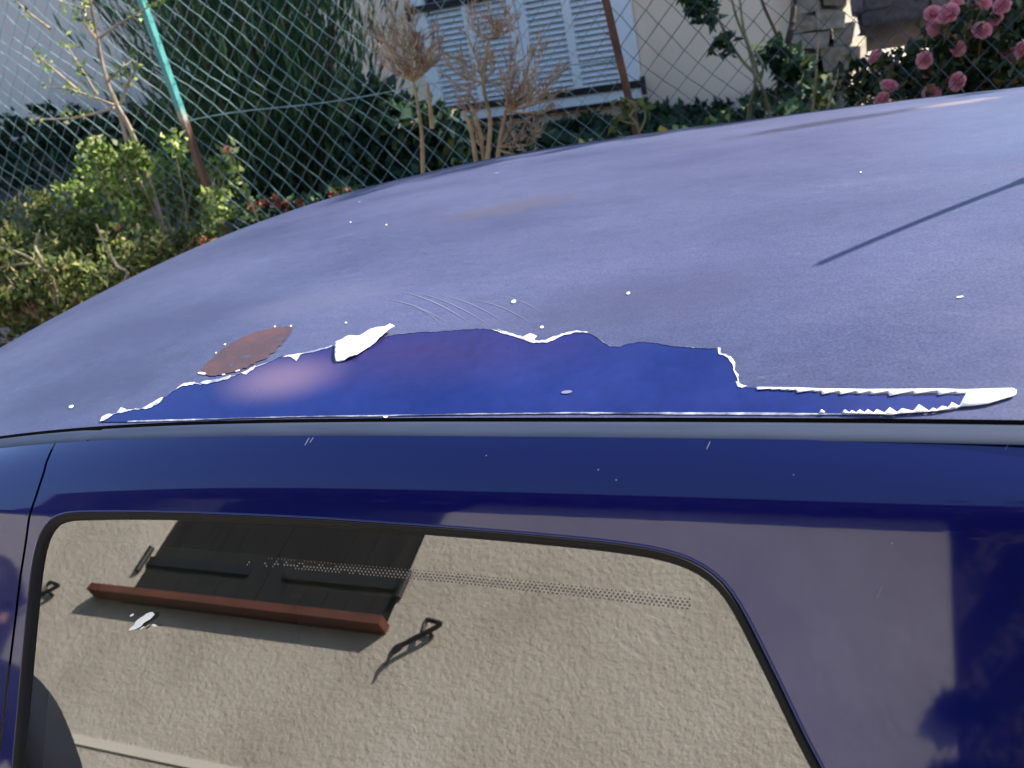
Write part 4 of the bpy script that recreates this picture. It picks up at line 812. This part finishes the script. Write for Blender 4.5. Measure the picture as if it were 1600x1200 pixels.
# dotted edge line on the near pane, traced at its place on the glass
nG = np.array([0, -math.cos(T_), math.sin(T_)])
def glass_pt(px, py, lift=-.0031):
    d = ray(px, py); p0 = np.array([0, B0[0], B0[1]])+nG*lift; return CAM+d*(((p0-CAM)@nG)/(d@nG))
window = [o for o in qp.children if o.name.startswith('window')][0]
b = MB(); ax = np.array([1.0, 0, 0]); ay = np.cross(nG, ax)
L0 = [(330, 872), (440, 880), (560, 890), (700, 902), (850, 918), (960, 930), (1078, 944)]
pts = np.array([glass_pt(*p) for p in L0]); Lc = np.r_[0, np.cumsum(np.linalg.norm(np.diff(pts, axis=0), axis=1))]; pitch = .0037; k = 0
for s in np.arange(0, Lc[-1], pitch):
    c = np.array([np.interp(s, Lc, pts[:, i]) for i in range(3)])
    for r in range(4 if s > .06 else 2):
        if random.random() > (s-.03)*7: continue
        q = c+ay*((r-1.5)*.0024)+ax*(pitch/2 if r % 2 else 0); rr = (.00085, .00105, .00095, .0006)[r]
        b.add([q+(ax*math.cos(t)+ay*math.sin(t))*rr for t in np.linspace(0, 2*math.pi, 7)[:-1]], [tuple(range(6))])
m_dot = mat('pale_ceramic_dots', (.15, .13, .11), .6)
b.build('dotted_line', m_dot, window)
# sun glint painted as white blobs on the pane
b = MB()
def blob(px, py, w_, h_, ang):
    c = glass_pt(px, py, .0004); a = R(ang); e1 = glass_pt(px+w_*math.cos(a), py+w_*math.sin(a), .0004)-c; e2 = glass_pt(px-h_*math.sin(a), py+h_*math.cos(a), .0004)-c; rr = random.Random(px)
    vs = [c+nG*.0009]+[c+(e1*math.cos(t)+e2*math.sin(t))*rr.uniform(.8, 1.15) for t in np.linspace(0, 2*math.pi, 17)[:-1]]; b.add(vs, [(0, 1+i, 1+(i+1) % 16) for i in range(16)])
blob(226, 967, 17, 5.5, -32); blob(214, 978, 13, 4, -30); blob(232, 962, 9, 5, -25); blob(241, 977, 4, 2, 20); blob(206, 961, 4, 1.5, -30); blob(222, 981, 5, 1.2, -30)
b.build('painted_glint', m_white, window, label='white sun glint painted on the window glass')
# nicks and fine scratches in the side paint
def side_mark(px, py, w_, h_, ang, m):
    a = R(ang); P = [(px+w_*math.cos(t)*math.cos(a)-h_*math.sin(t)*math.sin(a), py+w_*math.cos(t)*math.sin(a)+h_*math.sin(t)*math.cos(a)) for t in np.linspace(0, 2*math.pi, 9)[:-1]]
    V2, T = fill([side_hit(*p) for p in P], step=.01); obj('paint_chip', surf_mesh('paint_chip', V2, T, sideP, lift=.0003), m, qp)
for a_ in ((963, 750, 1.6, 1.3, 0), (935, 734, 1.4, 1.2, 0), (480, 690, 8, .8, -60), (487, 688, 6, .7, -55), (1107, 696, 8, .7, -65), (1374, 926, 12, .7, -68), (1394, 849, 2, 1, 0), (1574, 697, 8, .6, -60), (760, 712, 1.2, 1, 0), (1240, 742, 1.2, .9, 0)): side_mark(*a_, m_scratch)
# interior: bench, headlining, floor
b = MB(); hx = np.linspace(-1.9, .46, 30); hy = np.linspace(.70, 1.78, 14); b.add([(x, y, float(roofz(x, y))-.03) for x in hx for y in hy], [(i*14+j, (i+1)*14+j, (i+1)*14+j+1, i*14+j+1) for i in range(29) for j in range(13)]); b.build('headlining', m_dark, car, smooth=True)
b = MB(); b.box(-2.3, .5, .46, 2.02, .20, .23); b.build('floor_pan', m_dark, car)
def seat(x, y0, y1, hr=True):
    b = MB()
    for (x0, x1, z0, z1, sh) in ((x-.25, x+.25, .42, .56, 0), (x+.2, x+.34, .5, 1.02, .1)):
        bm = bmesh.new(); bmesh.ops.create_cube(bm, size=1); bmesh.ops.scale(bm, vec=(x1-x0, y1-y0, z1-z0), verts=bm.verts); bmesh.ops.bevel(bm, geom=bm.edges[:], offset=.04, segments=3, affect='EDGES')
        b.add([((v.co.x+(x0+x1)/2)+sh*(v.co.z), v.co.y+(y0+y1)/2, v.co.z+(z0+z1)/2) for v in bm.verts], [tuple(v.index for v in f.verts) for f in bm.faces]); bm.free()
    o = b.build('car_seat', m_dark, car, smooth=True)
seat(-1.35, .5, 1.05); seat(-1.35, 1.43, 1.98); seat(-.35, .5, 1.98)
# lower body, bonnet, tail
def loft(name, secs, m, parent, n=28):
    b = MB()
    for (x, hw, zt, zb, rt) in secs:
        for k in range(n):
            f = k/(n-1); a = math.pi*f; cx_ = -math.cos(a); sz = math.sin(a); e = .45
            b.v.append((x, YC+hw*(abs(cx_)**e)*(1 if cx_ > 0 else -1), zb+(zt-zb)*(abs(sz)**rt)))
    for i in range(len(secs)-1):
        for k in range(n-1): b.f.append((i*n+k, i*n+k+1, (i+1)*n+k+1, (i+1)*n+k)); b.mi.append(0)
    b.f += [tuple(range(n))[::-1], tuple((len(secs)-1)*n+k for k in range(n))]; b.mi += [0, 0]
    return b.build(name, m, parent, smooth=True)
loft('bonnet', [(-3.35, .50, .42, .25, .5), (-3.3, .68, .48, .22, .45), (-3.1, .80, .55, .2, .4), (-2.7, .86, .62, .2, .35), (-2.45, .88, .66, .2, .35), (-1.95, .90, .66, .2, .35)], m_blue, car)
loft('tail', [(.46, .885, .82, .2, .3), (.6, .86, .84, .22, .35), (.72, .80, .80, .25, .4), (.80, .62, .6, .3, .5)], m_blue, car)
# screens
def quad_screen(name, xt, xb, zt, zb, ht, hb):
    b = MB(); n = 12; vs = []
    for f in np.linspace(0, 1, 8):
        for g in np.linspace(-1, 1, n): hw = ht+(hb-ht)*f; vs.append((xt+(xb-xt)*f+.06*(g*g)*(1 if xb < xt else -1), YC+g*hw, zt+(zb-zt)*f-.03*g*g*(1-f)))
    b.add(vs, [(i*n+k, i*n+k+1, (i+1)*n+k+1, (i+1)*n+k) for i in range(7) for k in range(n-1)]); return b.build(name, m_glass, car, smooth=True)
quad_screen('windscreen', -1.955, -2.40, 1.06, .66, .50, .66); quad_screen('rear_window', .505, .66, 1.39, .86, .55, .74)
for sg in (1, -1):
    for (xt, zt, xb, zb) in ((-1.95, 1.00, -2.34, .66), (.49, 1.33, .62, .85)):
        b = MB(); y1 = YC-sg*.56; y2 = YC-sg*.74; b.tube(smooth_path([(xt, y1, zt), ((xt+xb)/2, (y1+y2)/2-sg*.01, (zt+zb)/2+.01), (xb, y2, zb)]), .035, 10); b.build('pillar', m_blue, car, smooth=True)
for (wx, wy) in ((-2.6, .42), (.12, .42), (-2.6, 2.06), (.12, 2.06)):
    s = 1 if wy > YC else -1; b = MB(); n = 36
    prof_w = [(.20, -.09), (.27, -.095), (.295, -.07), (.295, .07), (.27, .095), (.20, .09)]
    for k in range(n):
        a = 2*math.pi*k/n
        for r, o in prof_w: b.v.append((wx+r*math.cos(a), wy+o, .295+r*math.sin(a)))
    for k in range(n):
        for j in range(5): b.f.append((k*6+j, k*6+j+1, ((k+1) % n)*6+j+1, ((k+1) % n)*6+j)); b.mi.append(0)
    wo = b.build('wheel', m_tyre, car, smooth=True); b = MB(); b.tube([(wx, wy+s*.05, .295), (wx, wy+s*.075, .295)], .2, 28)
    for k in range(5): a = k*2*math.pi/5; b.tube([(wx+.05*math.cos(a), wy+s*.08, .295+.05*math.sin(a)), (wx+.18*math.cos(a), wy+s*.078, .295+.18*math.sin(a))], .02, 6)
    b.build('rim', m_chrome, wo)
# aerial on the roof
ab = np.array([.258, 1.24, float(roofz(.258, 1.24))]); ah = .5*math.tan(SUN_EL)*.95
b = MB(); b.tube([ab+[0, 0, -.002], ab+[0, 0, .012], ab+[0, 0, .03]], [.022, .018, .009], 12); b.tube([ab+[0, 0, .02], ab+[0, 0, ah*.52], ab+[0, 0, ah*.55], ab+[0, 0, ah*.99], ab+[0, 0, ah]], [.0085, .0075, .0046, .0040, .0026], 10); b.build('aerial', m_black, car, smooth=True)

# ------------------------------------------------------------------ house behind the camera, seen in the window
WY = -1.30
opp = thing('roughcast_house', 'beige roughcast house with a closed dark shutter mirrored in the car window', 'house', (-2, WY, 0))
OX0, OX1, OZ0, OZ1 = -2.868, -1.703, 2.215, 3.17; EAVE = 3.26
b = MB(); XE0, XE1 = -7.5, .15
b.box(XE0, OX0+.0, WY-.35, WY, 0, EAVE); b.box(OX1, XE1, WY-.35, WY, 0, EAVE); b.box(OX0, OX1, WY-.35, WY, 0, OZ0-.037); b.box(OX0, OX1, WY-.35, WY, OZ1, EAVE); b.box(XE0, XE0+.3, WY-6, WY-.35, 0, EAVE); b.box(XE1-.3, XE1, WY-6, WY-.35, 0, EAVE)
b.build('wall', m_stucco, opp)
b = MB(); b.box(XE0-.3, XE1+.3, WY-.3, WY+.28, EAVE, EAVE+.05); b.box(XE0-.3, XE1+.3, WY+.281, WY+.30, EAVE-.03, EAVE+.10)
for i in range(32): b.box(XE0+.1+i*.28, XE0+.18+i*.28, WY-.2, WY+.26, EAVE-.09, EAVE-.001)
b.build('eaves', m_eave, opp)
b = MB(); b.add([(XE0-.3, WY+.36, EAVE+.052), (XE1+.3, WY+.36, EAVE+.052), (XE1+.3, WY-3, EAVE+1.3), (XE0-.3, WY-3, EAVE+1.3), (XE0-.3, WY-6.4, EAVE), (XE1+.3, WY-6.4, EAVE)], [(0, 1, 2, 3), (3, 2, 5, 4)]); b.build('roof', m_tile, opp)
b = MB(); b.box(-3.0, -1.69, WY-.1, WY+.062, OZ0-.032, OZ0, jit=.002); b.build('sill', m_silltile, opp)
for (x0, x1, hx) in ((OX0+.004, (OX0+OX1)/2-.002, -1), ((OX0+OX1)/2+.002, OX1-.004, 1)):
    b = MB(); n = 6; pw = (x1-x0)/n
    for i in range(n): b.box(x0+i*pw+.0015, x0+(i+1)*pw-.0015, WY-.045, WY-.012-random.uniform(0, .003), OZ0+.004, OZ1-.003)
    s = b.build('shutter', m_darkwood, opp)
    for zb in (OZ0+.16, OZ1-.2):
        b = MB(); xa, xb = (x0-.01, x0+.50) if hx < 0 else (x1-.50, x1+.01); b.box(xa, xb, WY-.011, WY-.002, zb-.02, zb+.02); b.tube([((xa if hx < 0 else xb), WY+.012, zb-.06), ((xa if hx < 0 else xb), WY+.012, zb+.05)], .013, 8); b.build('hinge_strap', m_iron, s)
def dog(x, z):
    b = MB(); y = WY+.035
    b.tube([(x, WY-.01, z-.01), (x, y, z-.01)], .007, 6)
    b.tube(smooth_path([(x+.035, y, z+.02), (x+.0, y, z+.026), (x-.022, y, z+.024), (x-.02, y, z-.02)]), .008, 6); b.tube(smooth_path([(x+.035, y, z+.02), (x+.01, y, z-.005), (x-.06, y, z-.06), (x-.095, y, z-.10), (x-.10, y+.004, z-.15)]), [.008]*5+[.0085]*5+[.012, .013, .011, .008, .005, .004, .003], 6)
    b.build('shutter_catch', m_iron, opp)
dog(-1.52, 2.205); dog(-3.22, 2.18)
b = MB(); b.box(-4.2, XE1, WY-.01, WY+.006, 1.642, 1.672); b.build('string_course', m_pale, opp)
t = thing('street_hedge', 'dark evergreen hedge past the end of the roughcast house', 'hedge', (2.5, -2.0, 0)); P = []
for i in range(1500):
    c = np.array([random.uniform(.42, 5.5), random.uniform(-2.6, -1.45), random.uniform(.1, 4.6)]); P.append(cluster(c, .2, 12))
for k in range(420): P.append(cluster((random.uniform(.19, .9), random.uniform(-2.0, -1.50), random.uniform(.1, 4.4)), .09, 30))
for (px_, py_) in ((.13, 2.17), (.18, 2.16), (.11, 1.98), (.16, 1.99), (.22, 1.99)): P.append(cluster((px_+.02, -1.27, py_), .035, 260, (1.7, .6, .55)))
P = np.concatenate(P); n = len(P); leaf_mesh('foliage', P, rdir(n), rng.uniform(.02, .05, n), rng.uniform(.012, .028, n), l_dark, t)
b = MB()
for i in range(6): b.tube([(.5+i*.85, -2, 0), (.52+i*.85, -2, 2.2), (.5+i*.85, -2.05, 4.2)], [.05, .035, .01], 7)
b.box(.22, 5.6, -2.6, -1.95, .0, 4.5); b.box(.19, .5, -1.95, -1.70, .0, 4.3)
b.build('stem', m_dkbark, t)
# ------------------------------------------------------------------ people, seen only as reflections
def person(label, x, y, face, hgt, pose):
    root = thing('person', label, 'person', (x, y, .12)); k = hgt/1.78; ca, sa = math.cos(face), math.sin(face)
    hx = .15
    J = {'pel': (0, 0, .95, .15), 'bel': (0, .01, 1.10, .14), 'che': (0, 0, 1.30, .175), 'nec': (.03, -.01, 1.47, .075), 'hd0': (hx*.75, .015, 1.56, .085), 'hd1': (hx, .02, 1.65, .095), 'hd2': (hx*1.1, .01, 1.72, .06)}
    E_ = [('pel', 'bel'), ('bel', 'che'), ('che', 'nec'), ('nec', 'hd0'), ('hd0', 'hd1'), ('hd1', 'hd2')]
    for s, n in ((1, 'r'), (-1, 'l')):
        J['sh'+n] = (s*.215, 0, 1.41, .082); el, wr = pose[n]; J['el'+n] = (*el, .062); J['wr'+n] = (*wr, .032)
        J['hip'+n] = (s*.09, 0, .90, .095); J['kn'+n] = (s*.11, .02, .50, .065); J['an'+n] = (s*.12, -.02, .09, .045); J['to'+n] = (s*.13, .15, .045, .04)
        E_ += [('che', 'sh'+n), ('sh'+n, 'el'+n), ('el'+n, 'wr'+n), ('pel', 'hip'+n), ('hip'+n, 'kn'+n), ('kn'+n, 'an'+n), ('an'+n, 'to'+n)]
        el_, wr_ = np.array(el), np.array(wr); d = wr_-el_; d = d/np.linalg.norm(d); sd = np.cross(d, [0, 0, 1.0]); sd = sd/(np.linalg.norm(sd)+1e-6); palm = wr_+d*.075; J['pa'+n] = (*palm, .026); E_.append(('wr'+n, 'pa'+n)); upv = np.cross(sd, d)
        for fi, (o, L) in enumerate(((-.028, .06), (-.009, .075), (.010, .07), (.028, .055))):
            a = palm+d*.02+sd*o; c = a+d*L*.55+upv*.012; e = c+d*L*.3+upv*.035
            J[f'f{n}{fi}a'] = (*a, .0095); J[f'f{n}{fi}b'] = (*c, .0085); J[f'f{n}{fi}c'] = (*e, .0075); E_ += [('pa'+n, f'f{n}{fi}a'), (f'f{n}{fi}a', f'f{n}{fi}b'), (f'f{n}{fi}b', f'f{n}{fi}c')]
        a = wr_+d*.03-sd*.03; c = a+d*.035-sd*.02+upv*.02; J[f't{n}a'] = (*a, .011); J[f't{n}b'] = (*c, .009); E_ += [('wr'+n, f't{n}a'), (f't{n}a', f't{n}b')]
    names = list(J); idx = {q: i for i, q in enumerate(names)}; W_ = lambda p: (x+k*(p[0]*ca-p[1]*sa), y+k*(p[0]*sa+p[1]*ca), .12+k*p[2])
    me = bpy.data.meshes.new('body'); me.from_pydata([W_(J[q]) for q in names], [(idx[a], idx[c]) for a, c in E_], []); o = bpy.data.objects.new('tmp', me); COL.objects.link(o)
    o.modifiers.new('skin', 'SKIN'); me.skin_vertices[0] if len(me.skin_vertices) else None
    for i, q in enumerate(names): r_ = J[q][3]*k; dta = me.skin_vertices[0].data[i]; dta.radius = (r_*(1.25 if q in ('pel', 'bel', 'che') else 1), r_*(.85 if q in ('pel', 'bel', 'che') else 1)); dta.use_root = (q == 'pel')
    o.modifiers.new('sub', 'SUBSURF').render_levels = 2; o.modifiers['sub'].levels = 2
    dg = bpy.context.evaluated_depsgraph_get(); me2 = bpy.data.meshes.new_from_object(o.evaluated_get(dg)); bpy.data.objects.remove(o)
    me2.name = 'body'; body = obj('body', me2, [m_cloth, m_skin], root, smooth=True)
    hands = [np.array(W_(J['wr'+n])) for n in 'rl']
    for p in me2.polygons:
        c = np.array(p.center); p.material_index = 1 if ((c[2] > .12+k*1.585 and (c[1]-y)*ca > k*.07) or min(np.linalg.norm(c-h) for h in hands) < .04 or min(np.linalg.norm(c-np.array(W_(J['pa'+n]))) for n in 'rl') < .11) else 0
    b = MB()
    bm = bmesh.new(); bmesh.ops.create_uvsphere(bm, u_segments=20, v_segments=14, radius=1); hc = (hx, -.005, 1.67)
    b.add([W_((hc[0]+v.co.x*.098, hc[1]+v.co.y*.112-.012, hc[2]+v.co.z*.105+.012*(1 if v.co.y < 0 else 0))) for v in bm.verts if True], [tuple(v.index for v in f.verts) for f in bm.faces if not (f.calc_center_median().z < -.1 and f.calc_center_median().y > -.1) and not (f.calc_center_median().y > .2 and f.calc_center_median().z < .42)]); bm.free(); b.build('hair', m_hair, root, smooth=True)
    Wh = lambda p: W_((p[0]+hx, p[1], p[2]-.03))
    b = MB(); b.tube([Wh((0, .10, 1.66)), Wh((0, .135, 1.625)), Wh((0, .11, 1.615))], [.008*k, .014*k, .010*k], 8); b.build('nose', m_skin, root, smooth=True)
    b = MB()
    for s in (1, -1): b = MB(); b.tube([Wh((s*.092, .01, 1.67)), Wh((s*.105, 0, 1.645)), Wh((s*.092, .01, 1.62))], [.008, .014, .007], 8); b.build('ear', m_skin, root, smooth=True)
    for s in (1, -1): b = MB(); b.tube([Wh((s*.034, .088, 1.665)), Wh((s*.034, .100, 1.665))], [.009, .005], 10); b.build('eye', m_hair, root, smooth=True)
    b = MB(); b.tube([Wh((-.024, .105, 1.585)), Wh((0, .112, 1.582)), Wh((.024, .105, 1.585))], [.004, .006, .004], 8); b.build('mouth', m_hair, root, smooth=True)
    return root
person('person in dark navy clothes standing on the pavement before the shuttered house', -2.02, -.32, math.pi, 1.60, {'l': ((-.47, .0, 1.25), (-.36, .2, 1.18)), 'r': ((.30, -.02, 1.14), (.28, .08, .92))})
